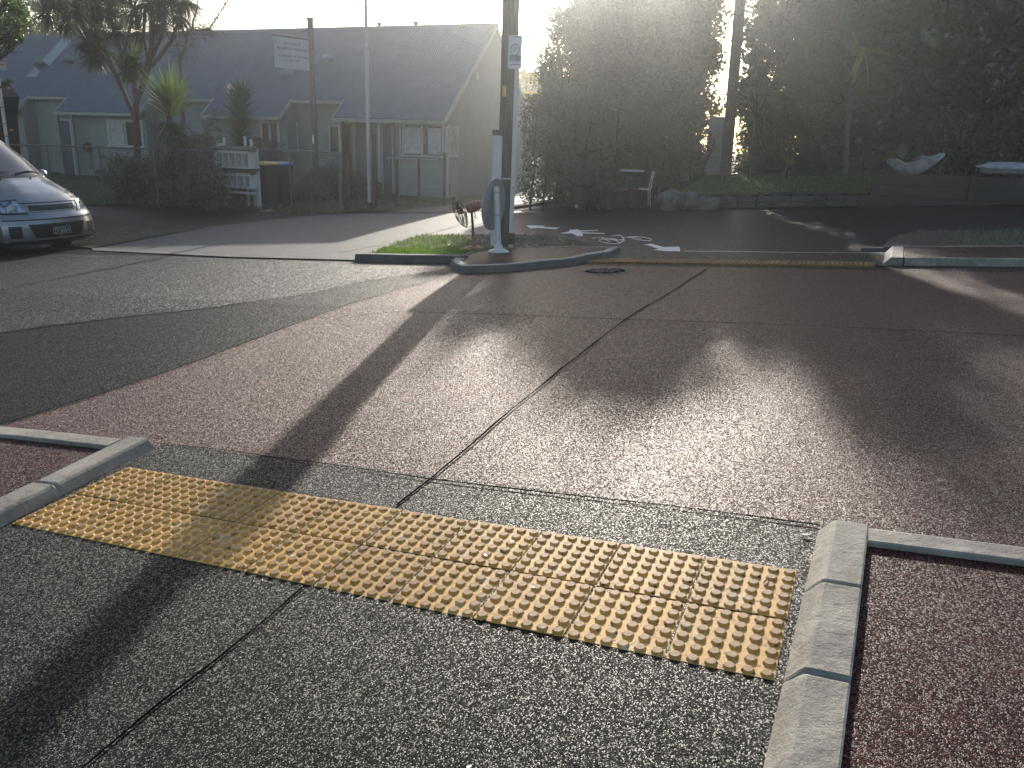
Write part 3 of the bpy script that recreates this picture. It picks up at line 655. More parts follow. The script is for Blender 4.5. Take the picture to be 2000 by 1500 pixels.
# chain-link fence
fl = [G(667, 414), G(570, 406), G(493, 405), G(424, 408), G(310, 404), G(205, 400), G(105, 397), G(-20, 393)]
t = thing('chain_link_fence', 'grey chain-link fence with pipe rail before the terraced house', 'fence', fl[0])
tops = []
for i, g in enumerate(fl):
    top = g.z+(1.62 if i < 3 else 1.58); tops.append(Vector((g.x, g.y, top)))
    MB().tube([g, tops[-1]], .055 if i == 0 else .026, 10).build('post', M['greysteel'], t, smooth=True)
MB().tube([Vector((fl[0].x+.13, fl[0].y+.1, fl[0].z)), Vector((fl[0].x+.13, fl[0].y+.1, tops[0].z-.08))], .06, 8).build('strainer_post', M['post'], t)
MB().tube(tops[:3], .024, 8).build('rail', M['greysteel'], t); MB().tube(tops[3:], .024, 8).build('rail', M['greysteel'], t)
for seg in (range(0, 2), range(3, 7)):
    mb = MB()
    for i in seg:
        a, b_ = fl[i], fl[i+1]; ln = (Vector((b_.x, b_.y, 0))-Vector((a.x, a.y, 0))).length; H = 1.55; n = int(ln/.085)
        for k in range(-int(H/.085), n):
            for sg in (0, 1):
                s0, s1 = k*.085, k*.085+H; z0, z1 = 0, H
                if s0 < 0: z0 = -s0; s0 = 0
                if s1 > ln: z1 = H-(s1-ln); s1 = ln
                if s1-s0 < .05: continue
                if sg: s0, s1 = ln-s0, ln-s1
                f = lambda s_, z_: Vector((a.x+(b_.x-a.x)*s_/ln, a.y+(b_.y-a.y)*s_/ln, a.z+(b_.z-a.z)*s_/ln+.03+z_))
                mb.tube([f(s0, z0), f(s1, z1)], .0022, 3, cap=False)
    mb.build('mesh', M['greysteel'], t)
# mailbox bank
g = G(462, 405); g.y = 17.3; bx0, bx1 = Y(432, 300, 17.3).x, Y(498, 300, 17.3).x; g = Vector(((bx0+bx1)/2, 17.3, gz(-14, 17.3)))
t = thing('mailbox_bank', 'white painted bank of ten open mailboxes behind the chain-link fence', 'mailboxes', g)
W = bx1-bx0
zs = [Y(470, p, 17.3).z for p in (289, 298, 326, 332, 341, 364, 376)]
for x_ in (bx0-.02, bx1-.06): MB().box((x_, 17.42, (zs[0]+g.z)/2), (.10, .10, zs[0]-g.z)).build('leg', M['white'], t)
MB().box((bx0-.06, 17.34, Y(440, 322, 17.3).z), (.10, .16, 1.2)).build('side_board', M['white'], t)
for (za, zb) in ((zs[2], zs[1]), (zs[5], zs[4])):
    mb = MB(); mb.box(((bx0+bx1)/2, 17.36, (za+zb)/2), (W, .02, zb-za+.04)); mb.box(((bx0+bx1)/2, 17.20, za-.015), (W, .32, .03)); mb.box(((bx0+bx1)/2, 17.05, zb+.02), (W, .03, .07)); mb.build('shelf', M['white'], t)
    for k in range(6): MB().box((bx0+.02+(W-.04)*k/5, 17.19, (za+zb)/2), (.022, .30, zb-za)).build('divider', M['white'], t)
    mb = MB(); zr = zb+.06
    mb.prism([(bx0-.05, 16.98, zr), (bx0-.05, 17.42, zr+.09), (bx0-.05, 17.42, zr+.12), (bx0-.05, 16.98, zr+.03)], (W+.14, 0, 0)).build('lid', M['timber'], t)
MB().box(((bx0+bx1)/2, 17.12, zs[6]+.02), (W+.04, .20, .05)).build('bottom_rail', M['white'], t)
for px, py, lab in ((437, 268, 'pale picket standing left behind the mailboxes'), (478, 266, 'pale picket behind the mailboxes, left of the right-hand pair'), (490, 272, 'pale picket behind the mailboxes, rightmost')):
    q = Y(px, py, 17.7); z0 = gz(q.x, 17.7)
    o = MB().box((q.x, 17.7, (q.z+z0)/2), (.085, .03, q.z-z0)).build('picket', M['white'], bevel=.004); tag(o, lab, 'picket', 'white pickets behind the mailboxes')
# wheelie bins
def bin_(px, py, lidmat, lab, y):
    q = Y(px, py, y); g = Vector((q.x, y, gz(q.x, y))); t = thing('wheelie_bin', lab, 'bin', g, 'wheelie bins beside the mailboxes'); H = Y(px, 322, y).z-g.z
    mb = MB(); rows = []
    for z, w, d in ((.06, .50, .48), (.3, .52, .52), (H-.02, .60, .66), (H, .62, .68)):
        rows.append([(g.x+sx_*w/2, g.y+sy_*d/2, g.z+z) for sx_, sy_ in ((-1,-1),(1,-1),(1,1),(-1,1),(-1,-1))])
    mb.grid(rows); mb.build('body', M['bin'], t)
    mb = MB(); rows = []
    for z, w, d in ((H, .66, .72), (H+.035, .66, .72), (H+.075, .58, .62), (H+.09, .4, .42)): rows.append([(g.x+sx_*w/2, g.y+sy_*d/2, g.z+z) for sx_, sy_ in ((-1,-1),(1,-1),(1,1),(-1,1),(-1,-1))])
    mb.grid(rows); n = len(mb.v); mb.f.append((n-5, n-4, n-3, n-2)); mb.build('lid', lidmat, t)
    for s_ in (-.24, .24): MB().lathe((g.x+s_, g.y+.24, g.z+.11), [(.10, -.02), (.11, 0), (.10, .02)], 16, axis=(1,0,0)).build('wheel', M['rubber'], t)
    MB().tube([(g.x-.22, g.y+.36, g.z+H-.02), (g.x+.22, g.y+.36, g.z+H-.02)], .014, 8).build('handle', M['bin'], t)
bin_(519, 400, M['yellow'], 'dark wheelie bin with a yellow lid behind the chain-link fence', 18.3)
bin_(548, 400, M['blue'], 'dark wheelie bin with a blue lid behind the yellow-lidded one', 18.95)
# paper
g = G(523, 414); mb = MB(); mb.quad((g.x-.22, g.y-.05, g.z+.02), (g.x-.02, g.y-.18, g.z+.025), (g.x+.24, g.y+.02, g.z+.025), (g.x+.02, g.y+.12, g.z+.05)); mb.quad((g.x-.16, g.y+.02, g.z+.028), (g.x+.02, g.y-.08, g.z+.035), (g.x+.1, g.y+.1, g.z+.07), (g.x-.04, g.y+.16, g.z+.055))
tag(mb.build('newspaper', M['paper']), 'white sheet of paper lying on the footpath before the bins', 'paper')

# ------------------------------------------------------------------ terraced house
HB, HY, EZ, RY, RZ = -.95, 24.5, 2.04, 28.62, 5.58
SL = (RZ-EZ)/(RY-HY)
rz_ = lambda y: EZ+(y-HY)*SL
hs = thing('terraced_house', 'long low sage-green terraced house under one blue-grey corrugated roof', 'house', (-20, 26, -.66))
segs = [(-46, -32.43, 0), (-32.43, -29.93, 1), (-29.93, -25.16, 0), (-25.16, -21.8, 1), (-21.8, -18.0, 0), (-18.0, -15.65, 1), (-15.65, -11.02, 0)]
ND = .74
mb = MB(); nrm = Vector((0, -SL, 1)).normalized()
for x0, x1, nt_ in segs:
    y0 = HY+ND if nt_ else HY; n = max(2, int((x1-x0)/.0167)); rows = [[], []]
    for k in range(n+1):
        x = x0+(x1-x0)*k/n; o_ = nrm*(.011*math.sin(2*math.pi*x/.1))
        rows[0].append(Vector((x, y0, rz_(y0)))+o_); rows[1].append(Vector((x, RY, RZ))+o_)
    mb.grid(rows)
mb.quad((-46, RY, RZ), (-11.02, RY, RZ), (-11.02, RY+4.3, RZ-3.7), (-46, RY+4.3, RZ-3.7))
roof = mb.build('roof', M['roof'], hs, smooth=True)
MB().prism([(-46, RY-.16, RZ-.10), (-46, RY, RZ+.045), (-46, RY+.16, RZ-.10)], (35.0, 0, 0)).build('ridge_cap', M['roof'], roof)
def onroof(px, py, lift=0):
    d = ray(px, py); n_ = np.array([0, -SL, 1.0]); q = np.array([0, HY, EZ]); t_ = n_.dot(q-CAM)/n_.dot(d); return Vector(CAM+t_*d)+nrm*lift
for ip, pl_ in enumerate([[(122, 76), (145, 75), (98, 129), (82, 119)], [(70, 132), (80, 140), (72, 151), (50, 151)], [(553, 131), (578, 133), (572, 147), (544, 147)]]):
    MB().prism([onroof(*p, .016) for p in pl_], nrm*.006).build('patch_sheet', M['roofpale'] if ip < 2 else M['roofmid'], roof, recalc=True)
for px, py, r in ((640, 117, .20), (78, 127, .24), (133, 121, .22), (297, 120, .22), (741, 52, .09), (812, 50, .10)):
    p = onroof(px, py+5) if py > 60 else Vector((Y(px, 60, RY+.1).x, RY+.1, RZ))
    v_ = MB().lathe(p-Vector((0,0,.02)), [(r*.6, 0), (r*.62, .10), (r*1.05, .12), (r*1.15, .12+r*.35), (r*.95, .12+r*.75), (r*.5, .12+r), (.02, .12+r*1.05)], 18).build('roof_vent', M['greysteel'] if px != 640 else M['roofpale'], roof, smooth=True)
# gutters, barges
for x0, x1, nt_ in segs:
    y0 = HY+ND if nt_ else HY; z = rz_(y0)
    MB().box(((x0+x1)/2, y0-.03, z-.085), (x1-x0, .10, .12)).build('gutter', M['fascia'], roof)
    if nt_:
        MB().box(((x0+x1)/2, y0+.14, z-.06), (x1-x0-.02, .26, .02)).build('soffit', M['fascia'], roof)
        for xx in (x0, x1):
            a, b_ = Vector((xx, HY, rz_(HY))), Vector((xx, y0, z))
            MB().prism([a+Vector((-.03, -.02, -.16)), b_+Vector((-.03, 0, -.16)), b_+Vector((-.03, 0, .02)), a+Vector((-.03, -.02, .02))], (.06, 0, 0)).build('barge_board', M['fascia'], roof)
MB().prism([(-11.06, HY-.04, EZ-.22), (-11.06, RY, RZ-.18), (-11.06, RY, RZ+.0), (-11.06, HY-.04, EZ-.02)], (.05, 0, 0)).build('barge_board', M['fascia'], roof)
MB().prism([(-11.06, RY+4.3, RZ-3.9), (-11.06, RY, RZ-.18), (-11.06, RY, RZ+.0), (-11.06, RY+4.3, RZ-3.7)], (.05, 0, 0)).build('barge_board', M['fascia'], roof)
def wl(x0, x1, y, z1, mat=None, name='wall', z0=HB): return MB().box(((x0+x1)/2, y+.05, (z0+z1)/2), (x1-x0, .10, z1-z0)).build(name, mat or M['wall'], hs)
wy = HY+.35; ny = wy+.62; XB = Y(775, 300, wy).x
for x0, x1, nt_ in segs[:-1]:
    if nt_:
        wl(x0, x1, ny, rz_(HY+ND)-.06)
        for xx, s_ in ((x0, -.1), (x1, .1)):
            MB().prism([(xx, wy, HB), (xx, ny+.1, HB), (xx, ny+.1, rz_(ny)-.05), (xx, wy, rz_(wy)-.05)], (s_*.98, 0, 0)).build('wall', M['wall'], hs, recalc=True)
    else: wl(x0+.1, x1-.1, wy, rz_(wy)-.05)
MB().prism([(-15.65, wy, HB), (-15.65, ny+.1, HB), (-15.65, ny+.1, rz_(ny)-.05), (-15.65, wy, rz_(wy)-.05)], (.098, 0, 0)).build('wall', M['wall'], hs, recalc=True)
wl(-15.55, XB, ny, rz_(ny)-.08)
MB().prism([(XB, wy, HB), (XB, ny+.1, HB), (XB, ny+.1, rz_(ny)-.08), (XB, wy, rz_(wy)-.05)], (.09, 0, 0)).build('wall', M['wall'], hs, recalc=True)
bz0 = Y(820, 312, wy).z
wl(XB+.09, -11.10, wy, bz0, M['board'], 'boarded_wall'); wl(XB+.09, -11.10, wy+.02, rz_(wy)-.05)
MB().prism([(-11.14, wy+.001, HB), (-11.14, RY+4.0, HB), (-11.14, RY+4.0, rz_(wy)-.1), (-11.14, RY, RZ-.16), (-11.14, wy+.001, rz_(wy)-.06)], (.04, 0, 0)).build('gable_wall', M['wall'], hs, recalc=True)
MB().box((-22, RY+3.9, .6), (21.6, .1, 3.2)).build('wall', M['wall'], hs)
def window(px0, py0, px1, py1, y, mat='curtain', div=None, fw=.07, name='window', fm='housewhite'):
    a = Y(px0, (py0+py1)/2, y).x; b_ = Y(px1, (py0+py1)/2, y).x; zt = Y((px0+px1)/2, py0, y).z; zb = Y((px0+px1)/2, py1, y).z
    mb = MB(); cx, cz = (a+b_)/2, (zt+zb)/2
    mb.box((cx, y-.02, zt), (b_-a+fw, .06, fw)); mb.box((cx, y-.035, zb), (b_-a+fw+.06, .09, fw))
    xs = [a, b_]+([a+(b_-a)*q for q in div] if div else [])
    for x in xs: mb.box((x, y-.02, cz), (fw, .058, zt-zb-fw))
    f = mb.build(name, M[fm], hs)
    MB().box((cx, y-.006, cz), (b_-a-.01, .008, zt-zb-.01)).build('pane', M[mat], f); return f
w_ = window(783, 243, 866, 305, wy, 'glass', div=[.52, .06])
x0 = Y(788, 270, wy).x; x1 = Y(823, 270, wy).x; x2 = Y(836, 270, wy).x; x3 = Y(862, 270, wy).x
def curtain(x0, x1, z0, z1, y, par):
    rows = [[], []]
    for k in range(41):
        x = x0+(x1-x0)*k/40; o_ = .006*math.sin(k*1.9); rows[0].append((x, y+o_, z0)); rows[1].append((x, y+o_, z1))
    return MB().grid(rows).build('curtain', M['curtain'], par)
zt, zb = Y(820, 249, wy).z, Y(820, 301, wy).z
curtain(x0, x1, zb, zt, wy-.018, w_); curtain(x2, x3, zb, zt, wy-.018, w_)
MB().box(((x0+x1)/2, wy-.05, Y(820, 309, wy).z-.03), (x1-x0+1.4, .10, .04)).build('sill', M['housewhite'], w_)
# side pane on the gable return
ya, yb = X(871, 270, -11.09).y, X(893, 270, -11.09).y; mb = MB(); zz0, zz1 = zb, zt
for yy in (ya, yb): mb.box((-11.075, yy, (zz0+zz1)/2), (.05, .07, zz1-zz0+.1))
for zq in (zz0-.02, zz1+.02): mb.box((-11.075, (ya+yb)/2, zq), (.048, yb-ya, .07))
w_ = mb.build('window', M['housewhite'], hs); MB().box((-11.09, (ya+yb)/2, (zz0+zz1)/2), (.01, yb-ya, zz1-zz0)).build('pane', M['curtain'], w_)
MB().box((-11.085, (wy+.1+yb)/2, (HB+bz0)/2), (.03, yb-wy-.1, bz0-HB)).build('boarded_wall', M['board'], hs)
MB().box((-11.09, wy+.0, (HB+1.9)/2), (.07, .07, 1.9-HB)).build('corner_trim', M['housewhite'], hs)
window(645, 246, 667, 299, ny, 'glass', fw=.06); window(677, 246, 685, 299, ny, 'glass', fw=.04)
window(549, 240, 580, 296, ny, 'glass', fw=.10, div=[.12])
window(213, 236, 279, 286, wy, 'glass', div=[.52], fw=.10)
c0, c1 = Y(217, 260, wy).x, Y(243, 260, wy).x; w_ = window(216, 240, 246, 282, wy-.02, 'glass', fw=.06); curtain(c0, c1, Y(230, 281, wy).z, Y(230, 241, wy).z, wy-.04, w_)
window(41, 232, 74, 281, ny, 'wall', fw=.07, fm='wall'); window(512, 238, 545, 290, wy, 'glass', div=[.5], fw=.09)
def door(px0, px1, py0, y):
    a, b_ = Y(px0, 300, y).x, Y(px1, 300, y).x; zt = Y((px0+px1)/2, py0, y).z
    d = MB().box(((a+b_)/2, y-.02, (HB+zt)/2), (b_-a, .05, zt-HB)).build('door', M['door'], hs)
    mb = MB()
    for x in (a-.04, b_+.04): mb.box((x, y-.03, (HB+zt)/2), (.08, .08, zt-HB+.1))
    mb.box(((a+b_)/2, y-.032, zt+.04), (b_-a, .08, .08)); mb.build('door_frame', M['housewhite'], d)
    MB().box((b_-.12, y-.07, (HB+zt)/2+.1), (.03, .05, .12)).build('handle', M['steel'], d)
door(750, 767, 243, ny); door(128, 145, 236, wy)
for px, w in ((669, .09), (697, .10), (745, .09)): MB().box((Y(px, 300, wy).x, wy-.12, (HB+EZ)/2-.06), (w, .09, EZ-HB-.1)).build('porch_post', M['housewhite'] if px != 697 else M['wall'], hs)
for px in (121, 149): MB().box((Y(px, 300, wy-.3).x, wy-.3, (HB+EZ)/2-.06), (.12, .12, EZ-HB-.1)).build('porch_post', M['wall'], hs)
q = Y(680, 240, wy-.1); MB().box(q, (.28, .12, .12)).build('porch_light', M['fascia'], hs, bevel=.02)
q = X(930, 148, -11.05); MB().lathe((-11.06, q.y, q.z-.12), [(.10, 0), (.12, .06), (.09, .2), (.04, .27)], 14).build('wall_light', M['housewhite'], hs, smooth=True)
hq = Y(172, 288, wy-.06); t = thing('hose_reel', 'brown garden hose coiled on a reel on the sage house wall', 'hose reel', hq)
mb = MB()
for r_, dy in ((.17, 0), (.21, -.03), (.14, -.03), (.19, -.06)): mb.tube([(hq.x+r_*1.1*math.cos(k*.3), hq.y+dy, hq.z+r_*math.sin(k*.3)*.95) for k in range(22)], .022, 6)
mb.build('hose', M['rope'], t); MB().tube([(hq.x+.1, hq.y, hq.z-.2), (hq.x+.13, hq.y-.03, hq.z-.6), (hq.x-.02, hq.y, hq.z-.9)], .014, 6).build('loose_hose', M['rope'], t)
MB().lathe((hq.x, hq.y+.05, hq.z), [(.12, -.02), (.12, .02)], 16, axis=(0,1,0)).build('reel', M['terracotta'], t)

# far building roof between pole and tree
q0, q1 = Y(1018, 152, 62), Y(1085, 151, 62); t = thing('house', 'distant low house with blue roof glimpsed between pole and big tree', 'house', (q0.x, 62, 0))
MB().prism([(q0.x-14, 62, q0.z), (q1.x+7, 62, q0.z), (q1.x+7, 57, q0.z-3), (q0.x-14, 57, q0.z-3)], (0, 0, -.2)).build('roof', M['farroof'], t, recalc=True)
MB().box(((q0.x+q1.x)/2-3, 62, (q0.z-3)/2), (16, 8, q0.z-3.2)).build('wall', M['wall'], t)

# ------------------------------------------------------------------ silver van
VX, VY, VG = -9.98, 8.28, gz(-10.4, 8.28)-.02
van = thing('parked_van', 'silver people-mover van with number plate EFS664 parked at the far kerb', 'van', (VX-2.4, VY, VG))
PROF = [(-.10, .20, .82, .24), (-.02, .25, .89, .24), (0, .36, .90, .24), (0, .52, .90, .25), (-.03, .64, .90, .27), (-.09, .74, .89, .30), (-.11, .80, .88, .31), (-.17, .91, .86, .32), (-.32, 1.02, .84, .30),
        (-.58, 1.13, .81, .26), (-.92, 1.24, .79, .20), (-1.00, 1.28, .78, .20), (-1.42, 1.59, .71, .17), (-1.80, 1.84, .63, .13), (-2.0, 1.92, .61, .06), (-2.5, 1.97, .62, .0), (-4.2, 1.96, .62, .0), (-4.65, 1.88, .62, .0), (-4.85, 1.2, .80, .0), (-4.9, .5, .86, .0), (-4.85, .3, .84, 0)]
def vs(u, v, off=0.0):
    def S(u, v):
        i = min(int(v), len(PROF)-2); f = v-i; a, b_ = PROF[i], PROF[i+1]; q = [a[k]*(1-f)+b_[k]*f for k in range(4)]
        au = abs(u); return Vector((VX+q[0]-q[3]*au**2.6, VY+q[2]*math.copysign(au**.92, u), VG+q[1]-(.05*au**3 if v > 7 else 0)))
    p = S(u, v)
    if off:
        e = .02; n = (S(u+e, v)-S(u-e, v)).cross(S(u, min(v+e, 19.9))-S(u, max(v-e, 0))).normalized()
        if n.x < -.2 and v < 14: n = -n
        if v >= 14 and n.z < 0: n = -n
        if n.x < 0 and v < 12: n = -n
        p = p+n*off
    return p
def patch(name, u0, u1, v0, v1, mat, off, par, nu=10, nv=6, shape=None, thick=None):
    rows = []
    for j in range(nv+1):
        v = v0+(v1-v0)*j/nv; row = []
        for i in range(nu+1):
            f = i/nu; a, b_ = (u0, u1) if shape is None else shape(j/nv); row.append(vs(a+(b_-a)*f, v, off))
        rows.append(row)
    mb = MB().grid(rows)
    if off > .004:
        for seq in (rows[0], rows[-1], [r[0] for r in rows], [r[-1] for r in rows]):
            inn = [Vector(p)+Vector((-off-.002, 0, 0)) for p in seq]; mb.grid([seq, inn])
    return mb.build(name, mat, par, smooth=True)
rows = []
US = [math.sin(math.pi/2*k/14) for k in range(-14, 15)]
vv = [k/3 for k in range(0, 60)]+[19.99]
for v in vv: rows.append([vs(u, v) for u in US])
mb = MB().grid(rows)
for s_ in (0, -1):                            # side panels hang from the edge of the shell to the sill
    e = [r[s_] for r, v in zip(rows, vv) if v >= 4.6]; sy = -.90 if s_ == 0 else .90; g = []
    for k in range(7):
        f = k/6; g.append([(p.x, (p.y)*(1-min(1, f*2.2))+(VY+sy)*min(1, f*2.2)+(.0), p.z*(1-f)+(VG+.24)*f) for p in e])
    mb.grid(g)
body = mb.build('body', M['vanpaint'], van, smooth=True)
patch('windscreen', -.93, .93, 11.05, 13.05, M['windscreen'], .006, van, 24, 10)
patch('cowl', -.95, .95, 10.55, 11.05, M['blackplastic'], .004, van, 20, 2)
patch('bonnet_seam', -.93, .93, 6.72, 6.84, M['blackplastic'], .004, van, 24, 1)
gr = patch('grille', -.46, .46, 5.25, 6.35, M['blackplastic'], .008, van, 14, 4)
for v0 in (5.05, 6.42): patch('grille_trim', -.50, .50, v0, v0+.16, M['steel'], .014, gr, 14, 1)
for v0 in (5.55, 5.8, 6.05): patch('grille_bar', -.45, .45, v0, v0+.05, M['greysteel'], .012, gr, 14, 1)
for s_ in (-1, 1):
    hl = patch('headlight', 0, 0, 4.95, 7.25, M['lamp'], .010, van, 10, 6, shape=lambda f, s_=s_: (s_*(.54+.10*f), s_*.90))
    patch('lamp_surround', 0, 0, 4.70, 4.95, M['blackplastic'], .007, hl, 10, 1, shape=lambda f, s_=s_: (s_*.50, s_*.97))
    patch('lamp_surround', 0, 0, 7.25, 7.42, M['blackplastic'], .007, hl, 10, 1, shape=lambda f, s_=s_: (s_*.60, s_*.95))
    c = vs(s_*.76, 6.0, .012); MB().lathe(c, [(.055, -.01), (.058, .004), (.045, .006)], 16, axis=(1, s_*.5, .1)).build('reflector', M['steel'], hl, smooth=True)
    patch('indicator', 0, 0, 4.95, 7.1, M['amber'], .009, van, 4, 4, shape=lambda f, s_=s_: (s_*.915, s_*.985))
patch('bumper_intake', -.62, .62, 1.55, 3.2, M['blackplastic'], .005, van, 14, 4, shape=lambda f: (-(.46+.12*f), .46+.12*f))
patch('lower_lip', -.96, .96, .55, .95, M['vanpaint'], .035, van, 20, 2)
patch('lip_shadow_gap', -.92, .92, 1.0, 1.22, M['blackplastic'], .006, van, 20, 1)
patch('bumper_crease', -.97, .97, 3.72, 3.9, M['blackplastic'], .003, van, 20, 1)
for s_ in (-1, 1): patch('fog_recess', 0, 0, 1.7, 3.0, M['blackplastic'], .006, van, 6, 4, shape=lambda f, s_=s_: (s_*.70, s_*.90))
pc = vs(0, 2.75); pc = Vector((VX+.035, VY+.0, VG+.42)); pl = MB().box(pc, (.012, .36, .125)).build('number_plate', M['blackplastic'], van)
MB().box(pc+Vector((.0065, 0, 0)), (.002, .35, .115)).build('plate_face', M['white'] if False else M['blackplastic'], pl)
mb = MB(); 
for dy, dz, w, h in ((0, .056, .35, .007), (0, -.056, .35, .007), (.172, 0, .007, .119), (-.172, 0, .007, .119)): mb.box(pc+Vector((.0085, dy, dz)), (.002, w, h))
mb.build('plate_border', M['housewhite'], pl)
text('EFS664', .128, pc+Vector((.009, 0, -.004)), (0, 1, 0), (0, 0, 1), M['housewhite'], 'plate_lettering', pl, scale=.80)
for y0_, y1_ in ((-.62, -.02), (.05, .60)):
    a = vs(y0_/.76, 11.1, .02); b_ = vs(y1_/.76, 11.18, .03); m_ = (a+b_)/2+Vector((0, 0, .03)); MB().tube([a, m_, b_], [.014, .012, .006], 6).build('wiper', M['rubber'], van)
for u in (-.35, .3): MB().lathe(vs(u, 10.0), [(.018, 0), (.014, .02), (.004, .026)], 8).build('washer_nozzle', M['blackplastic'], van)
for s_ in (-1, 1):
    c = Vector((VX-1.42, VY+s_*.90, VG+1.27))
    mr = MB().lathe(c+Vector((-.04, 0, 0)), [(.02, -.05), (.085, -.03), (.10, .02), (.07, .07), (.02, .09)], 14, axis=(1, 0, .1)).build('mirror', M['vanpaint'], van, smooth=True)
    MB().tube([c, c-Vector((0, s_*.16, .03))], .02, 6).build('mirror_arm', M['blackplastic'], mr)
    for x_ in (-.98, -3.85):
        wc = Vector((VX+x_, VY+s_*.76, VG+.33)); ty = MB().lathe(wc, [(.20, -.11), (.31, -.11), (.33, -.08), (.33, .08), (.31, .11), (.20, .11)], 28, axis=(0, 1, 0)).build('wheel', M['rubber'], van, smooth=True)
        MB().lathe(wc, [(.19, -.115), (.20, -.10), (.20, .10), (.19, .115)], 24, axis=(0, 1, 0)).build('rim', M['steel'], ty)
    mb = MB(); yy = VY+s_*.80
    for xa, xb in ((-1.55, -2.35), (-2.42, -3.4), (-3.47, -4.5)): mb.prism([(VX+xa-(.0 if xa < -2 else .0), yy+s_*.03, VG+1.28), (VX+xb, yy+s_*.03, VG+1.28), (VX+xb, VY+s_*.655, VG+1.76), (VX+xa-(.32 if xa > -2 else 0), VY+s_*.655, VG+1.76)], (0, s_*.012, 0))
    mb.build('side_window', M['windscreen'], van)
# dark truck body with amber lamps behind the van
YT = 15.0; q = Y(38, 190, YT); zg = gz(-15, YT); t = thing('truck', 'dark truck body with amber side lamps behind the left sign post', 'truck', (q.x-1.5, YT-.5, zg))
zt, zm = Y(14, 158, YT).z, q.z
MB().prism([(q.x-2.6, YT, zg+.5), (Y(34, 275, YT).x, YT, zg+.5), (Y(34, 225, YT).x, YT, Y(34, 225, YT).z), (q.x, YT, zm), (Y(14, 158, YT).x, YT, zt), (q.x-2.6, YT, zt+.3)], (0, -.9, 0)).build('body', M['blackplastic'], t, recalc=True)
for px, py in ((18, 172), (22, 254)): c = Y(px, py, YT-.92); MB().box(c, (.11, .03, .05)).build('marker_lamp', M['amber'], t)
for x_ in (-.6, -2.0): MB().lathe((q.x+x_, YT-.45, zg+.42), [(.25, -.3), (.42, -.3), (.42, .3), (.25, .3)], 24, axis=(0, 1, 0)).build('wheel', M['rubber'], t)

# ------------------------------------------------------------------ vegetation
rg = np.random.RandomState(11)
def unit(n):
    v = rg.normal(size=(n, 3)); return v/np.linalg.norm(v, axis=1)[:, None]
def leaves_mesh(name, P, size, mat, parent=None, aspect=.5, droop=0.0, up=0.0):
    """diamond leaf quads at the points P with random orientation"""
    n = len(P); a = unit(n); a[:, 2] = a[:, 2]*(1-up)-droop; a /= np.linalg.norm(a, axis=1)[:, None]
    b_ = np.cross(a, unit(n)); b_ /= (np.linalg.norm(b_, axis=1)[:, None]+1e-9)
    s = size*(rg.uniform(.6, 1.35, size=(n, 1))); L = a*s; Wd = b_*s*aspect*.5
    fold = np.cross(a, b_)*s*.08
    V = np.stack([P, P+L*.45+Wd+fold, P+L, P+L*.45-Wd+fold], axis=1).reshape(-1, 3)
    return raw(name, V, np.arange(4*n).reshape(n, 4), mat, parent)
def clumps(n_clump, per, centre, radii, cr, shell=.55, bottom=-1.0, square=.55):
    """points in clumps spread over an ellipsoid: gaps between clumps show what is behind"""
    u = unit(n_clump*3); u = u[u[:, 2] > bottom][:n_clump]
    if square: u = u/np.abs(u).max(axis=1)[:, None]**square
    r = rg.uniform(shell, 1.0, size=(len(u), 1)); cc = np.array(centre)+u*r*np.array(radii)
    cs = cr*rg.uniform(.55, 1.35, size=(len(cc), 1)); out = []
    for c, s in zip(cc, cs):
        k = int(per*rg.uniform(.6, 1.3)); p = unit(k)*(rg.uniform(0, 1, size=(k, 1))**.45)*s; p[:, 2] *= .75; out.append(c+p)
    return np.concatenate(out), cc
def limb(mb, a, b_, r0, r1, n=7, wob=.12, seed=0):
    rn = random.Random(seed); a, b_ = Vector(a), Vector(b_); L = (b_-a).length; pts = []; rd = []
    for k in range(n+1):
        f = k/n; j = Vector((rn.uniform(-1, 1), rn.uniform(-1, 1), rn.uniform(-.4, .4)))*wob*L*.12*math.sin(math.pi*f)
        pts.append(a+(b_-a)*f+j); rd.append(r0+(r1-r0)*f)
    mb.tube(pts, rd, 7); return pts
def tree(name, label, base, blobs, leaf, mat, trunk_r=.18, group=None, cat='tree', seed=1, fork=None, aspect=.55):
    """blobs: (centre, radii, n_clump, per, clump_r)"""
    base = Vector(base); t = thing(name, label, cat, base, group); mb = MB(); Ps = []
    top = Vector(blobs[0][0]); fk = Vector(fork) if fork else base+(top-base)*.4
    limb(mb, base-Vector((0,0,.2)), fk, trunk_r*1.25, trunk_r*.8, 8, .1, seed)
    for i, (c, rad, nc, per, cr) in enumerate(blobs):
        p, cc = clumps(nc, per, c, rad, cr); Ps.append(p)
        mid = fk+(Vector(c)-fk)*.75; limb(mb, fk, mid, trunk_r*.6, trunk_r*.3, 7, .25, seed+i)
        for k in range(0, len(cc), max(1, len(cc)//9)): limb(mb, mid, Vector(cc[k]), trunk_r*.22, .012, 5, .3, seed+k)
    mb.build('trunk', M['bark'], t, smooth=True)
    leaves_mesh('crown', np.concatenate(Ps), leaf, mat, t, aspect=aspect); return t
def straps(mb_v, mb_f, c, d, L, w, droop, seg=4, side=None):
    """one strap blade as a folded ribbon"""
    c = Vector(c); d = Vector(d).normalized(); s_ = side or d.cross(Vector((0, 0, 1)));
    if s_.length < .05: s_ = Vector((1, 0, 0))
    s_.normalize(); n0 = len(mb_v); p = c.copy(); dd = d.copy()
    for k in range(seg+1):
        f = k/seg; ww = w*(.55+.9*f if f < .4 else 1.0*(1-f)/.6*.91+.02)
        mb_v.append(tuple(p+s_*ww/2)); mb_v.append(tuple(p-s_*ww/2)); p = p+dd*L/seg; dd = (dd+Vector((0, 0, -droop/seg))).normalized()
    for k in range(seg): a = n0+2*k; mb_f.append((a, a+1, a+3, a+2))
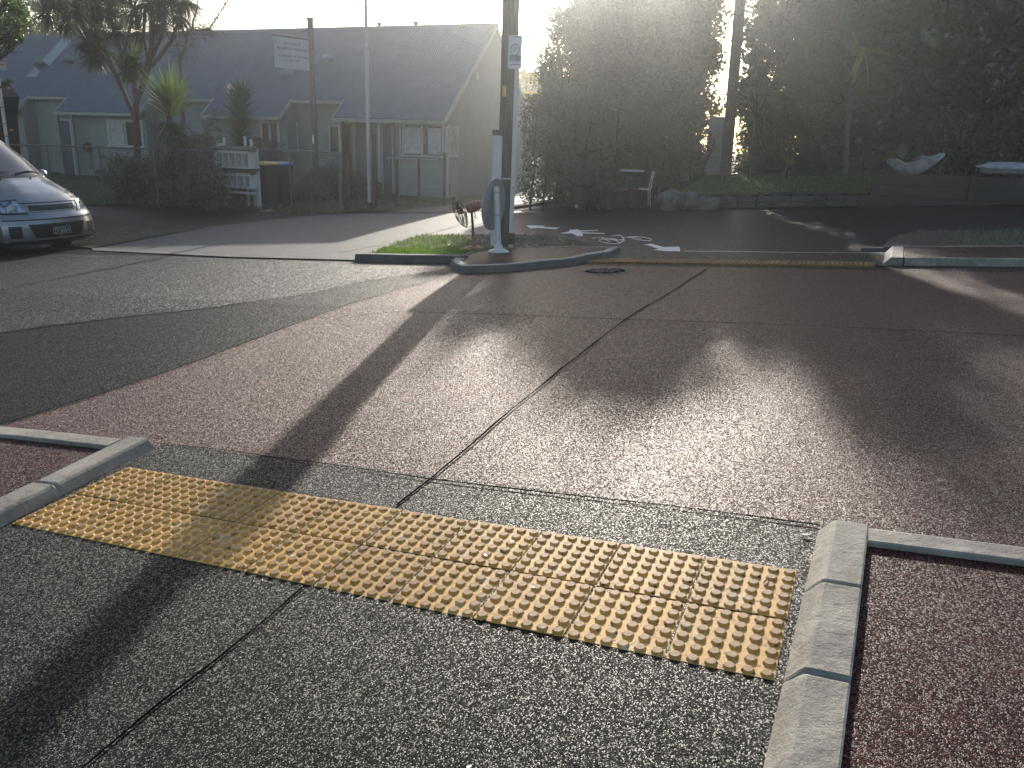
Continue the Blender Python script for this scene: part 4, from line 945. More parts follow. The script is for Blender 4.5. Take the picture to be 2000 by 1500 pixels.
def head(mb, c, n, L, w, lo=-.35, hi=1.0, droop=.5, axis=(0,0,1), rn=None, lj=.3):
    rn = rn or random; ax = Vector(axis).normalized(); a1 = ax.orthogonal().normalized(); a2 = ax.cross(a1)
    for k in range(n):
        an = rn.uniform(0, 2*math.pi); h = rn.uniform(lo, hi); r = math.sqrt(max(0, 1-h*h)) if abs(h) < 1 else 0
        d = ax*h+(a1*math.cos(an)+a2*math.sin(an))*r; f = 1-max(0, h)*.0
        straps(mb.v, mb.f, Vector(c)+d*.04, d, L*rn.uniform(1-lj, 1+lj*.4), w*rn.uniform(.7, 1.2), droop*(1.1-h)*rn.uniform(.6, 1.3))
def shrub(name, label, cx, cy, rx, ry, h, n, leaf, mat, cat='shrub', group=None, seed=1, z0=None, aspect=.5):
    g = Vector((cx, cy, gz(cx, cy) if z0 is None else z0)); t = thing(name, label, cat, g, group)
    p, cc = clumps(n, 60, (cx, cy, g.z+h*.5), (rx, ry, h*.5), min(rx, h)*.28, shell=.35)
    p = p[p[:, 2] > g.z-.05]
    leaves_mesh('foliage', p, leaf, mat, t, aspect=aspect); mb = MB()
    for k in range(0, len(cc), max(1, len(cc)//7)): limb(mb, g-Vector((0,0,.1)), Vector(cc[k]), .025, .008, 5, .3, seed+k)
    mb.build('stems', M['bark'], t); return t

# --- cabbage tree with many thin stems (left)
yb = 17.3; g = G(265, 392); bx = Y(265, 335, yb); base = Vector((bx.x, yb, gz(bx.x, yb)))
t = thing('cabbage_tree', 'tall many-stemmed cabbage tree with shaggy heads before the left house', 'tree', base)
P = lambda px, py, dy=0.0: Y(px, py, yb+dy)
mb = MB()
def stem(pts, r0, r1): mb.tube([P(*q) for q in pts], [r0+(r1-r0)*k/(len(pts)-1) for k in range(len(pts))], 8)
mb.tube([base-Vector((0,0,.2)), P(269, 330), P(267, 260), P(266, 200), P(262, 160)], [.13, .10, .085, .075, .065], 10)
stem([(268, 245), (255, 210), (238, 170), (222, 130), (205, 95, .2)], .07, .05); stem([(238, 175), (212, 120), (190, 92, -.2)], .05, .04)
stem([(262, 165), (240, 110), (222, 60, .3), (214, 30, .3)], .06, .045); stem([(240, 110), (250, 70, -.3), (262, 20)], .05, .04)
stem([(266, 200), (285, 150), (297, 90), (298, 20)], .09, .08); stem([(290, 120), (280, 70, .4), (285, 10)], .05, .04)
stem([(297, 110), (315, 70, -.3), (322, 20), (318, -30)], .06, .045); stem([(297, 130), (335, 80, .2), (350, 40), (360, 5)], .055, .04)
mb.build('trunk', M['bark'], t, smooth=True)
rn = random.Random(5)
hs_ = [(150, 20, 0), (115, 0, .3), (185, 55, -.2), (200, 95, .2), (170, 80, .2), (215, 15, .3), (240, -15, 0), (262, 20, -.3), (285, 5, 0), (228, 60, .2), (300, 0, .3), (318, 15, -.3), (335, -5, .1), (362, 0, 0), (350, 30, .2), (270, 60, .3), (190, 10, .3), (250, 135, -.1), (262, 120, .1), (310, 45, .2), (90, 25, .4), (130, 45, .3), (100, -20, .2), (165, -15, 0), (205, -20, .2), (180, 110, .1)]
mg = MB(); md = MB()
for i, (x_, y_, d_) in enumerate(hs_):
    c = P(x_, y_, d_); head(mg, c, 190, .68, .034, -.6, 1, .55, rn=rn); head(md, c-Vector((0,0,.05)), 80, .62, .03, -1, -.1, .9, rn=rn)
mg.build('leaf_heads', M['strap_dark'], t); md.build('dead_leaf_skirt', M['strap_dry'], t)
mg = MB(); rn = random.Random(8)
for x_, y_, d_ in ((155, 5, -.4), (262, 112, -.4), (365, 8, -.3), (240, 140, -.3), (200, 75, -.4)): head(mg, P(x_, y_, d_), 34, .55, .035, .1, 1, .4, rn=rn)
mg.build('young_leaves', M['strap'], t)
# --- bright cordyline
yb = 16.4; bx = Y(334, 330, yb); base = Vector((bx.x, yb, gz(bx.x, yb))); t = thing('cordyline', 'single cordyline with a large bright green fountain of strap leaves', 'plant', base)
MB().tube([base-Vector((0,0,.1)), P(334, 330), P(333, 270), P(331, 225)], [.11, .10, .08, .07], 10).build('trunk', M['bark'], t, smooth=True)
mg = MB(); rn = random.Random(21)
for zz, n, L in ((228, 80, 1.25), (215, 90, 1.35), (200, 70, 1.2)): head(mg, P(333, zz), n, L, .055, .12, 1, .16, rn=rn)
mg.build('leaves', M['strap'], t)
mg = MB(); head(mg, P(333, 238), 90, 1.1, .045, -.85, .05, .7, rn=rn); mg.build('hanging_leaves', M['strap_dry'], t)
# --- yucca
yb = 18.9; bx = Y(468, 330, yb); base = Vector((bx.x, yb, gz(bx.x, yb))); t = thing('yucca', 'dark spiky yucca with stiff leaves up the stem behind the mailboxes', 'plant', base)
MB().tube([base, P(469, 330), P(469, 250), P(469, 200)], [.10, .09, .08, .06], 10).build('trunk', M['bark'], t, smooth=True)
mg = MB(); rn = random.Random(4)
for k in range(16): zz = 300-k*7.5; head(mg, P(469, zz), 46, .66+.14*math.sin(k/15*3.1), .042, -.15+.03*k, .80+.01*k, .04, rn=rn, lj=.12)
mg.build('leaves', M['strap_dark'], t)
# --- bare weeping tree
yb = 18.2; t0 = P(345, 120); base = Vector((t0.x-.1, yb, gz(t0.x, yb))); t = thing('bare_tree', 'leafless tree with thin weeping twigs hanging over the roof line', 'tree', base)
mb = MB(); rn = random.Random(31)
limb(mb, base, P(352, 120), .09, .05, 10, .15, 3); A = limb(mb, P(352, 120), P(385, 15), .045, .02, 8, .3, 4); limb(mb, P(385, 15), P(392, -40), .02, .01)
B = limb(mb, P(367, 59), P(408, 58), .028, .022, 6, .2, 5); D = limb(mb, P(408, 58), P(446, 0), .02, .010, 6, .2, 6); E_ = limb(mb, P(350, 110), P(330, -10), .03, .015, 6, .2, 7)
mb.build('trunk', M['twig'], t); mt_ = MB()
for s_ in (A, B, D, E_, [P(340, 90), P(372, 90), P(400, 70), P(300, 60)]):
    for p in s_:
        for _ in range(13):
            q = Vector(p); d = Vector((rn.uniform(-1, 1), rn.uniform(-.6, .6), rn.uniform(-.3, .9))).normalized(); pts = [q]; L = rn.uniform(.35, 1.1)
            for k in range(6): q = q+d*L/6; d = (d+Vector((rn.uniform(-.15, .15), 0, -.42))).normalized(); pts.append(q)
            mt_.tube(pts, [.006-.0008*k for k in range(7)], 3, cap=False)
mt_.build('twigs', M['twig'], t)
# --- shrubs on the left
def shr(px, pybase, pyt, wpx, y, label, mat='leaf_dark', n=60, leaf=.09, name='shrub', depth=.7, aspect=.4):
    c = Y(px, 300, y); w = abs(Y(px+wpx/2, 300, y).x-Y(px-wpx/2, 300, y).x)/2; z0 = gz(c.x, y); zt = Y(px, pyt, y).z
    return shrub(name, label, c.x, y, w, w*depth, zt-z0, n, leaf, M[mat], z0=z0, aspect=aspect)
shr(365, 410, 262, 105, 16.6, 'big dark leafy shrub crowding the left side of the mailboxes', 'leaf_dark', 150, .09)
shr(395, 410, 330, 80, 15.9, 'low dark shrub in front of the mailbox side board', 'leaf_hedge', 70, .08)
shr(268, 410, 306, 110, 17.0, 'wide dark shrub at the foot of the cabbage tree', 'leaf_dark', 120, .10)
shr(420, 350, 205, 50, 20.5, 'upright light-tipped shrub against the house between cordyline and yucca', 'leaf_mid', 70, .07)
shr(520, 380, 262, 80, 20.6, 'rounded green shrub before the house window behind the mailboxes', 'leaf_hedge', 110, .08)
shr(455, 380, 280, 60, 19.6, 'leafy bush round the foot of the yucca', 'leaf_mid', 70, .08)
shr(640, 400, 318, 75, 21.5, 'dark shrub behind the hanging sign post', 'leaf_dark', 90, .09)
shr(692, 400, 335, 60, 22.2, 'dark shrub between the hanging sign and the lamp post', 'leaf_hedge', 70, .08)
shr(600, 400, 340, 70, 20.0, 'low weedy shrub beside the wheelie bins behind the mesh', 'leaf_mid', 50, .08)
shr(735, 400, 352, 24, 23.0, 'small plant at the foot of the lamp post by the house', 'leaf_mid', 25, .06)
# --- overhanging branch at far left (street tree)
tree('street_tree', 'leafy street tree overhanging the parking sign at the far left', (-15.5, 9.2, gz(-15, 9.2)),
     [((Y(-60, -60, 9.6).x, 9.6, Y(-60, -60, 9.6).z), (1.3, 1.2, 1.0), 26, 260, .34), (tuple(Y(8, 40, 10.2)), (.50, .5, .45), 14, 90, .22), (tuple(Y(22, 84, 10.3)), (.18, .3, .13), 6, 40, .11), (tuple(Y(15, 160, 10.4)), (.05, .1, .06), 3, 14, .06)], .07, M['leaf_mid'], .10, seed=3)
# --- trees behind the house, left
def bt(px, y, pyt, wpx, label, mat, n, per, leaf=.16, cr=.6, lowfrac=.35, name='tree', group=None, seed=1, trunk=.2):
    c = Y(px, 200, y); w = abs(Y(px+wpx/2, 100, y).x-Y(px-wpx/2, 100, y).x)/2; zt = Y(px, pyt, y).z; z0 = gz(c.x, y); zl = z0+(zt-z0)*lowfrac
    return tree(name, label, (c.x, y, z0), [((c.x, y, (zt+zl)/2), (w, w*.7, (zt-zl)/2), n, per, cr)], leaf, M[mat], trunk, group, seed=seed)
bt(20, 36, -150, 260, 'dark evergreen tree rising behind the left end of the roof', 'leaf_dark', 190, 170, .2, .9, .1, seed=2)
bt(130, 39, -110, 200, 'bushy green tree behind the roof, right of the dark evergreen', 'leaf_mid', 150, 160, .2, .9, .15, seed=5)
bt(95, 33, 42, 230, 'brown autumn thicket with orange leaves just above the roof ridge', 'leaf_brown', 70, 150, .14, .6, .55, name='thicket', seed=8, trunk=.1)
mb = MB(); rn = random.Random(9)
for k in range(150):
    q = Y(rn.uniform(0, 190), 82, 32.5+rn.uniform(-.5, .8)); q.z = 4.6; d = Vector((rn.uniform(-.45, .45), rn.uniform(-.3, .3), 1)).normalized(); L = rn.uniform(1.0, 2.2)
    mb.tube([q, q+d*L*.5, q+d*L+Vector((rn.uniform(-.2, .2), 0, 0))], [.022, .015, .006], 3, cap=False)
tk = [o for o in C.objects if o.get('label', '').startswith('brown autumn')][0]; mb.build('bare_twigs', M['twig'], tk)

# --- right side: hedge, big trees, garden
hx0, hx1 = Y(1016, 300, 17.8).x, Y(1130, 300, 18.0).x
t = thing('hedge', 'tall clipped grey-green hedge right of the utility pole', 'hedge', ((hx0+hx1)/2, 17.9, gz(hx0, 17.9)))
n = 15000; hz0, hz1 = gz(hx0, 17.9)+.22, Y(1060, 182, 17.8).z
Pp = np.stack([rg.uniform(hx0, hx1+.7, n), 17.75+np.abs(rg.normal(0, .45, n)), rg.uniform(hz0, hz1, n)], axis=1)
Pp[:, 2] += (Pp[:, 0]-hx0)*.10+.06*np.sin(Pp[:, 0]*5)
Pp[:, 1] += .10*np.sin(Pp[:, 0]*3+Pp[:, 2]*4)
leaves_mesh('foliage', Pp, .075, M['leaf_hedge'], t); mb = MB()
for k in range(7): x_ = hx0+.2+k*.35; limb(mb, (x_, 18.1, gz(x_, 18)-.1), (x_+.1, 18.1, hz1-.3), .035, .012, 6, .2, k)
mb.build('stems', M['bark'], t)
bt(1104, 24.5, -8, 92, 'leafy tree edge nearest the utility pole, rising above the hedge', 'leaf_mid', 130, 170, .12, .42, .1, seed=11)
bt(1200, 26.5, -116, 152, 'broad dense tree behind the garden table', 'leaf_dark', 260, 260, .15, .55, .05, seed=12, trunk=.25)
bt(1318, 25.5, -136, 142, 'tall airy tree behind the dark timber pole with sky showing through', 'leaf_mid', 190, 230, .14, .52, .05, seed=13, trunk=.22)
bt(1245, 29.5, -132, 240, 'farther dark tree filling the gap behind the garden trees', 'leaf_dark', 230, 220, .19, .7, .0, seed=14, trunk=.25)
bt(1512, 24.0, -260, 142, 'dark tree just right of the dark timber pole', 'leaf_dark', 190, 190, .14, .55, .02, seed=15, trunk=.24)
bt(1640, 25.5, -320, 230, 'large dark tree behind the palm', 'leaf_dark', 260, 210, .16, .65, .0, seed=16, trunk=.3)
bt(1850, 23.5, -320, 300, 'large dark tree behind the shell planter', 'leaf_dark', 330, 210, .15, .65, .0, seed=17, trunk=.3)
bt(2070, 21.5, -260, 240, 'dark tree at the right edge of the garden', 'leaf_dark', 200, 190, .14, .6, .0, seed=18, trunk=.26)
bt(1760, 29, -300, 420, 'wide dark tree mass farther behind the palm', 'leaf_dark', 260, 190, .22, .9, .0, seed=19, trunk=.3)
shr(1125, 400, 235, 130, 18.6, 'broad shrub between hedge and garden table', 'leaf_dark', 190, .08)
shr(1150, 405, 325, 80, 17.9, 'low grey-leaved bush left of the garden chairs', 'leaf_hedge', 70, .06)
shr(1280, 400, 215, 110, 21.4, 'tall shrub with pale tips behind the garden table', 'leaf_mid', 150, .09)
shr(1350, 400, 250, 90, 20.9, 'dense shrub left of the pale board', 'leaf_dark', 120, .08)
shr(1480, 380, 300, 120, 21.6, 'dark undergrowth behind the mossy lawn strip', 'leaf_dark', 110, .08)
shr(1590, 380, 270, 130, 21.9, 'dark undergrowth at the foot of the palm', 'leaf_dark', 130, .08)
shr(1720, 380, 300, 120, 21.2, 'dark bush behind the shell planter fern', 'leaf_dark', 90, .08)
shr(1880, 380, 215, 200, 20.8, 'tall dark bush right of the shell planter', 'leaf_dark', 190, .09)
shr(1990, 380, 215, 120, 20.2, 'dark bush behind the stone slab at the right edge', 'leaf_dark', 120, .09)
shr(1520, 380, 130, 150, 22.4, 'tall dark shrub rising between the timber pole and the palm', 'leaf_dark', 170, .10)
shr(1200, 380, 180, 160, 22.6, 'mid-green shrub rising behind the hedge end', 'leaf_mid', 170, .10)
q = Y(1028, 165, 40); tree('yellow_tree', 'small yellow-leaved tree between the utility pole and the hedge top', (q.x, 40, .1), [((q.x, 40, q.z-.4), (.9, .8, 1.1), 30, 60, .3)], .16, M['leaf_yellow'], .08)
# dark timber pole with ivy edge
g = Y(1415, 365, 20.5); g = Vector((g.x, 20.5, gz(g.x, 20.5))); tp = Y(1446, 0, 20.5)
t = thing('timber_pole', 'straight dark timber pole rising through the garden trees', 'utility pole', g)
MB().tube([g-Vector((0,0,.2)), g+(tp-g)*1.0, g+(tp-g)*1.35], [.15, .135, .13], 14).build('pole', M['bark'], t, smooth=True)
for k in range(26):
    mb = MB(); z = g+(tp-g)*(.30+k*.045); limb(mb, z+Vector((.13, -.02, 0)), z+Vector((.19, -.03, .10)), .010, .004, 3, .3, k); mb.build('step_peg', M['bark'], t)

# pale board behind
a = Y(1392, 228, 20.9); b_ = Y(1414, 345, 20.9); z0 = Y(1400, 347, 20.9).z
o = MB().box(((a.x+b_.x)/2-.05, 20.9, (a.z+z0)/2), (.50, .05, a.z-z0)).build('board', M['gablewhite'], bevel=.01); tag(o, 'pale upright board standing left of the dark timber pole', 'board')
# table and chairs
tx = Y(1234, 333, 19.3); g = Vector((tx.x, 19.3, gz(tx.x, 19.3))); tz = Y(1234, 332, 19.3).z
t = thing('garden_table', 'small round white garden table under the trees', 'table', g)
MB().lathe((g.x, g.y, tz-.03), [(.02, -.005), (.32, -.005), (.335, .005), (.335, .02), (.32, .028), (.02, .028)], 30).build('table_top', M['white'], t, smooth=True)
for k in range(3): an = k*2.094+.4; MB().tube([(g.x+.05*math.cos(an), g.y+.05*math.sin(an), tz-.03), (g.x+.04*math.cos(an), g.y+.04*math.sin(an), g.z+.3), (g.x+.26*math.cos(an), g.y+.26*math.sin(an), g.z)], .014, 6).build('leg', M['greysteel'], t)
def chair(px, y, rz, label, mat):
    q = Y(px, 390, y); g = Vector((q.x, y, gz(q.x, y))); t = thing('garden_chair', label, 'chair', g, 'garden chairs at the round table')
    R_ = Matrix.Rotation(rz, 3, 'Z'); w = lambda x, y_, z: g+R_ @ Vector((x, y_, z))
    MB().box(w(0, 0, .44), (.42, .42, .025), rz).build('seat', mat, t, bevel=.006)
    for sx_ in (-1, 1):
        for sy_ in (-1, 1): MB().tube([w(sx_*.19, sy_*.18, .43), w(sx_*.23, sy_*.22, 0)], .015, 6).build('leg', mat, t)
        MB().tube([w(sx_*.19, .19, .44), w(sx_*.18, .26, .88)], .014, 6).build('back_post', mat, t)
    MB().box(w(0, .255, .84), (.38, .02, .07), rz).build('top_rail', mat, t)
    MB().box(w(0, .235, .66), (.12, .016, .40), rz).build('back_slat', mat, t)
M['chairpaint'] = simple('faded_chair_paint', (.55,.52,.38), .5)
M['chairdark'] = simple('dark_chair_paint', (.16,.15,.12), .5)
chair(1212, 18.6, 1.9, 'metal garden chair left of the white round table, tilted away from it', M['chairdark'])
chair(1252, 18.8, -1.2, 'cream metal garden chair with solid back slat right of the white round table', M['chairpaint'])
# pots
for px, y, r, h, lab in ((1130, 17.5, .24, .62, 'large dark pot with a pale ring mark at the hedge foot'), (1190, 17.9, .17, .42, 'brown terracotta pot left of the garden chairs'), (1238, 18.1, .18, .45, 'dark pot in front of the garden table')):
    q = Y(px, 400, y); g = Vector((q.x, y, gz(q.x, y))); t = thing('plant_pot', lab, 'plant pot', g, 'pots by the garden table')
    MB().lathe(g, [(r*.72, 0), (r*.95, h*.6), (r, h*.9), (r*1.08, h*.9), (r*1.08, h), (r*.95, h), (r*.9, h*.9)], 22).build('pot', M['terracotta'] if h < .5 else M['post'], t, smooth=True)
    p, cc = clumps(10, 40, (g.x, g.y, g.z+h+.12), (r, r, .18), .1, shell=.2); leaves_mesh('plant', p, .06, M['leaf_hedge'], t)
    if h > .5: MB().lathe((g.x+.02, g.y-r*.86, g.z+.12), [(.026, 0), (.034, .004), (.042, 0)], 16, axis=(0,-1,0)).build('ring_mark', M['white'], t)
# rocks + retaining wall + lawn strip
def rock(px, py, y, sx_, sy_, sz, label, seed, name='rock', mat='stone'):
    q = Y(px, py, y); bm = bmesh.new(); bmesh.ops.create_icosphere(bm, subdivisions=3, radius=1); rn = random.Random(seed); ph = [rn.uniform(0, 6) for _ in range(6)]
    for v in bm.verts:
        n_ = v.co.copy(); k = 1+.12*math.sin(3*n_.x+ph[0])+.1*math.sin(5*n_.y+ph[1])+.09*math.sin(6*n_.z+ph[2])+.05*math.sin(11*n_.x+ph[3])*math.sin(9*n_.z+ph[4])
        bx_ = max(abs(n_.x), abs(n_.y), abs(n_.z)); v.co = Vector((n_.x*sx_, n_.y*sy_, n_.z*sz))*k*(.55+.45/bx_*.8)
        v.co += Vector((q.x, y, gz(q.x, y)+sz*.7))
    me = bpy.data.meshes.new(name); bm.to_mesh(me); bm.free(); me.materials.append(M[mat]); o = bpy.data.objects.new(name, me); C.objects.link(o)
    me.polygons.foreach_set('use_smooth', [True]*len(me.polygons)); return tag(o, label, 'rock')
rock(1305, 400, 17.3, .27, .26, .30, 'squared boulder at the left end of the garden retaining wall', 2)
rock(1345, 400, 17.6, .30, .24, .22, 'flat mossy rock behind the squared boulder', 3)
rock(1385, 405, 17.5, .24, .2, .18, 'low rock at the start of the retaining wall', 5)
x0, x1 = Y(1330, 390, 17.9).x, Y(1735, 390, 18.3).x
t = thing('retaining_wall', 'low dark stone retaining wall along the far footpath', 'wall', ((x0+x1)/2, 18.0, gz((x0+x1)/2, 18)))
mb = MB(); rn = random.Random(6); x_ = x0
while x_ < x1:
    w = rn.uniform(.28, .5); f = (x_-x0)/(x1-x0); yy = 17.9+.45*f
    for lv in range(2): mb.box((x_+w/2, yy+rn.uniform(-.015, .015), gz(x_, yy)+.068+lv*.136), (w-.015, .26+rn.uniform(0, .03), .128), rn.uniform(-.02, .02))
    x_ += w
mb.build('stones', M['darkkerb'], t, bevel=.012)
lf = lambda y: .27+max(0, y-18.1)*.14
o = MB().grid([[(x0-.3+(x1-x0+.1)*k/12, y_, gz(x0+(x1-x0)*k/12, y_)+lf(y_)) for k in range(13)] for y_ in (18.02, 18.1, 18.8, 19.6, 20.4, 21.0)]).build('garden_lawn', M['lawn']); o['kind'] = 'structure'
drape('raised_garden', [(x0-1.2, 20.9), (x1, 20.0), (x1+9, 19.9), (x1+9, 24), (x0-1, 24)], .30, M['ground'], .3)
# timber-faced bed with the shell planter
x2 = Y(1700, 390, 18.1).x
t = thing('garden_bed_wall', 'dark timber-faced raised bed under the shell planter', 'wall', (x2+3, 18.2, gz(x2+3, 18.2)))
zt = Y(1790, 340, 18.0).z
mb = MB()
hb = (zt-gz(x2, 18))/3
for k in range(3): mb.box((x2+4.5, 18.0+.02*k, gz(x2, 18)+hb*(k+.5)), (9, .06, hb-.012))
mb.build('sleepers', M['post'], t)
for k in range(5): MB().box((x2+.2+k*1.7, 17.95, (zt+gz(x2, 18))/2), (.1, .1, zt-gz(x2, 18)+.05)).build('post', M['post'], t)
MB().box((x2+4.5, 19.1, zt-.35), (8.9, 1.9, .6)).build('soil', M['ground'], t)
# shell-shaped planter
q0, q1 = Y(1730, 318, 18.5), Y(1838, 316, 18.5); W_ = q1.x-q0.x; bz = zt-.06
t = thing('shell_planter', 'large pale giant-clam-shaped planter holding a fern', 'planter', ((q0.x+q1.x)/2, 18.5, bz))
def shell(cx, cy, z, rx, ry, h, lift, seed, ph, nr=9, na=52):
    rn = random.Random(seed); rows = []
    for i in range(nr+1):
        f = i/nr; r = []
        for k in range(na+1):
            a = 2*math.pi*k/na; wav = .10*math.sin(5*a+ph)*f**2; s_ = f**.75
            up_ = (max(0, math.cos(a-lift)))**1.5*.16*f
            point = 1+.30*max(0, math.cos(a))**6*f+.12*max(0, -math.cos(a))**8*f
            r.append((cx+rx*s_*math.cos(a)*point*(1+wav*.3), cy+ry*s_*math.sin(a)*(1+wav*.4), z+h*f**2.0*(1+wav*1.6)+up_))
        rows.append(r)
    mb = MB(); mb.grid(rows); inner = [[(cx+(p[0]-cx)*.93, cy+(p[1]-cy)*.93, p[2]+.008 if i == nr else p[2]+.03) for p in r] for i, r in enumerate(rows)]
    mb.grid(inner); mb.grid([rows[-1], inner[-1]]); return mb
shell((q0.x+q1.x)/2-.02, 18.5, bz+.01, W_*.43, .36, .30, .55, 1, 1.0).build('bowl', M['shell'], t, smooth=True, recalc=True)
MB().lathe(((q0.x+q1.x)/2, 18.5, bz-.03), [(.20, 0), (.17, .05), (.10, .08)], 18).build('foot', M['shell'], t, smooth=True)
mg = MB(); rn = random.Random(12); fc = Vector((q0.x+W_*.33, 18.6, bz+.25))
for k in range(16):
    an = rn.uniform(0, 6.28); d = Vector((math.cos(an)*.8, math.sin(an)*.6, rn.uniform(.4, 1.2))).normalized(); p = fc.copy(); L = rn.uniform(.45, .75)
    for j in range(9):
        d = (d+Vector((0, 0, -.09))).normalized(); p2 = p+d*L/9; sd_ = d.cross(Vector((0,0,1))).normalized(); w = .13*math.sin(math.pi*(j+1)/10)
        for s_ in (-1, 1): mg.quad(p, p+sd_*s_*w+d*.05, p+sd_*s_*w*.9+d*.075, p2)
        p = p2
mg.build('fern', M['leaf_mid'], t)
q = Y(1960, 318, 19.0); o = rock(1985, 330, 18.7, .75, .35, .12, 'long pale stone slab on the raised bed at the right edge', 9, 'stone_slab', 'shell'); o.location.z += zt-gz(4, 18.7)-.02; o['category'] = 'stone slab'
# palm
yb = 20.6; P = lambda px, py, dy=0.0: Y(px, py, yb+dy)
b0 = P(1650, 380); b0.z = gz(b0.x, yb)+.3; t = thing('palm', 'slender palm with arching fronds and one bright hanging frond', 'palm', b0)
MB().tube([b0-Vector((0,0,.3)), P(1652, 340), P(1656, 250), P(1662, 170), P(1668, 110)], [.10, .075, .07, .065, .06], 12).build('trunk', M['bark'], t, smooth=True)
def frond(pts, n, ll, mat, droop=.5, w=.035, lat=.8):
    mg = MB(); Pc = [Vector(p) for p in pts]; rn = random.Random(int(n*ll*10)); mg.tube(Pc, [.018]+[.012]*(len(Pc)-2)+[.004], 5)
    for k in range(n):
        f = (k+.5)/n*(len(Pc)-1); i = min(int(f), len(Pc)-2); p = Pc[i]+(Pc[i+1]-Pc[i])*(f-i); d = (Pc[i+1]-Pc[i]).normalized(); vw = Vector(CAM)-p; sd_ = d.cross(Vector((.2, -1, .15))).normalized()
        L = ll*math.sin(math.pi*(.12+.82*(k+.5)/n))**.6
        for s_ in (-1, 1): straps(mg.v, mg.f, p, (sd_*s_*lat+d*.75+Vector((0, rn.uniform(-.1, .1), -.15))).normalized(), L*rn.uniform(.85, 1.1), w, droop, 3)
    return mg.build('frond', mat, t)
frond([P(1670, 105), P(1680, 92), P(1690, 105), P(1694, 130), P(1696, 172)], 38, .72, M['frond'], .45, .06, 1.15)
frond([P(1668, 108), P(1640, 75), P(1590, 72), P(1545, 100), P(1525, 160)], 34, .42, M['leaf_mid'], .9)
frond([P(1668, 110), P(1630, 105), P(1590, 115), P(1548, 145)], 26, .35, M['leaf_hedge'], .9)
frond([P(1668, 108), P(1700, 70), P(1750, 40), P(1800, 50), P(1830, 80)], 32, .42, M['leaf_hedge'], .8)
frond([P(1668, 108), P(1650, 50), P(1620, 10), P(1580, -5)], 28, .42, M['leaf_hedge'], .6)
frond([P(1668, 108), P(1690, 40), P(1730, 0), P(1790, -10)], 28, .42, M['leaf_dark'], .6)
# drooping cordyline right of the dark pole, and a small one lower
for (px, py, pb, L, n, mat, lab) in ((1475, 232, 380, .85, 90, 'strap_dry', 'cordyline with pale drooping leaves just right of the timber pole'), (1540, 325, 375, .5, 60, 'strap', 'small cordyline low in the dark undergrowth')):
    c = Y(px, py, 20.2); b_ = Vector((c.x+.02, 20.2, gz(c.x, 20.2)+.3)); t = thing('cordyline', lab, 'plant', b_)
    MB().tube([b_-Vector((0,0,.3)), c], [.05, .04], 8).build('trunk', M['bark'], t); mg = MB(); head(mg, c, n, L, .04, -.9, .9, .9, rn=random.Random(px)); mg.build('leaves', M[mat], t)

# ------------------------------------------------------------------ grass, litter (uncountable)
def blades(name, poly, n, h, w, mat, label, dz=.03, dens=None):
    poly = [Vector(p) for p in poly]; xs = [p.x for p in poly]; ys = [p.y for p in poly]; V = []; k = 0; tries = 0
    def inside(x, y):
        c = False; j = len(poly)-1
        for i in range(len(poly)):
            if (poly[i].y > y) != (poly[j].y > y) and x < (poly[j].x-poly[i].x)*(y-poly[i].y)/(poly[j].y-poly[i].y)+poly[i].x: c = not c
            j = i
        return c
    rn = random.Random(n)
    while k < n and tries < n*20:
        tries += 1; x, y = rn.uniform(min(xs), max(xs)), rn.uniform(min(ys), max(ys))
        if not inside(x, y): continue
        if dens and rn.random() > dens(x, y): continue
        z = gz(x, y)+(dz(y) if callable(dz) else dz); a = rn.uniform(0, 6.28); hh = h*rn.uniform(.4, 1.3); ln = rn.uniform(.1, .7)*hh; dx, dy = math.cos(a), math.sin(a)
        V += [(x-dy*w/2, y+dx*w/2, z-.01), (x+dy*w/2, y-dx*w/2, z-.01), (x+dx*ln*.5+dy*w*.35, y+dy*ln*.5-dx*w*.35, z+hh*.6), (x+dx*ln, y+dy*ln, z+hh*(1-.2*rn.random()))]; k += 1
    V = np.array(V); o = raw(name, V, np.arange(len(V)).reshape(-1, 4), mat); return tag(o, label, 'grass', kind='stuff')
vp = P2((716, 507), (800, 470), (832, 465), (900, 465), (960, 500), (905, 503), (890, 511))
blades('grass', vp, 5200, .06, .007, M['grass'], 'short bright sunlit grass on the verge by the fan', .045, lambda x, y: (1.0 if y < 8.7 else .3)*(.35+.65*max(0, math.sin(x*7+y*3)*math.sin(y*6-x*2)+.6)))
blades('grass', P2((930, 464), (1070, 464), (1190, 494), (940, 500)), 1800, .04, .006, M['leaf_mid'], 'thin shaded grass behind the red build-out', .045, lambda x, y: .5+.5*math.sin(x*5)*math.sin(y*4))
blades('grass', P2((40, 410), (130, 403), (290, 402), (420, 409), (420, 380), (280, 366), (150, 355), (40, 350)), 9000, .07, .014, M['leaf_mid'], 'green lawn grass behind the chain-link fence', .035)
blades('grass', P2((500, 418), (660, 418), (780, 404), (900, 400), (890, 392), (700, 392), (500, 400)), 5000, .09, .014, M['leaf_brown'], 'rough weedy grass before the house wall', .02)
blades('grass', [(x0-.2, 18.15), (x1-.2, 18.5), (x1-.2, 20.0), (x0, 20.9)], 12000, .06, .013, M['grass'], 'mossy grass strip on top of the retaining wall', lf)
blades('grass', [(3.3, 9.4), (9, 10.1), (9, 12.3), (3.6, 11.3)], 7000, .05, .009, M['leaf_mid'], 'shaded grass verge behind the far right red island', .06, lambda x, y: min(1, max(.1, (x-3.6)/1.6)))
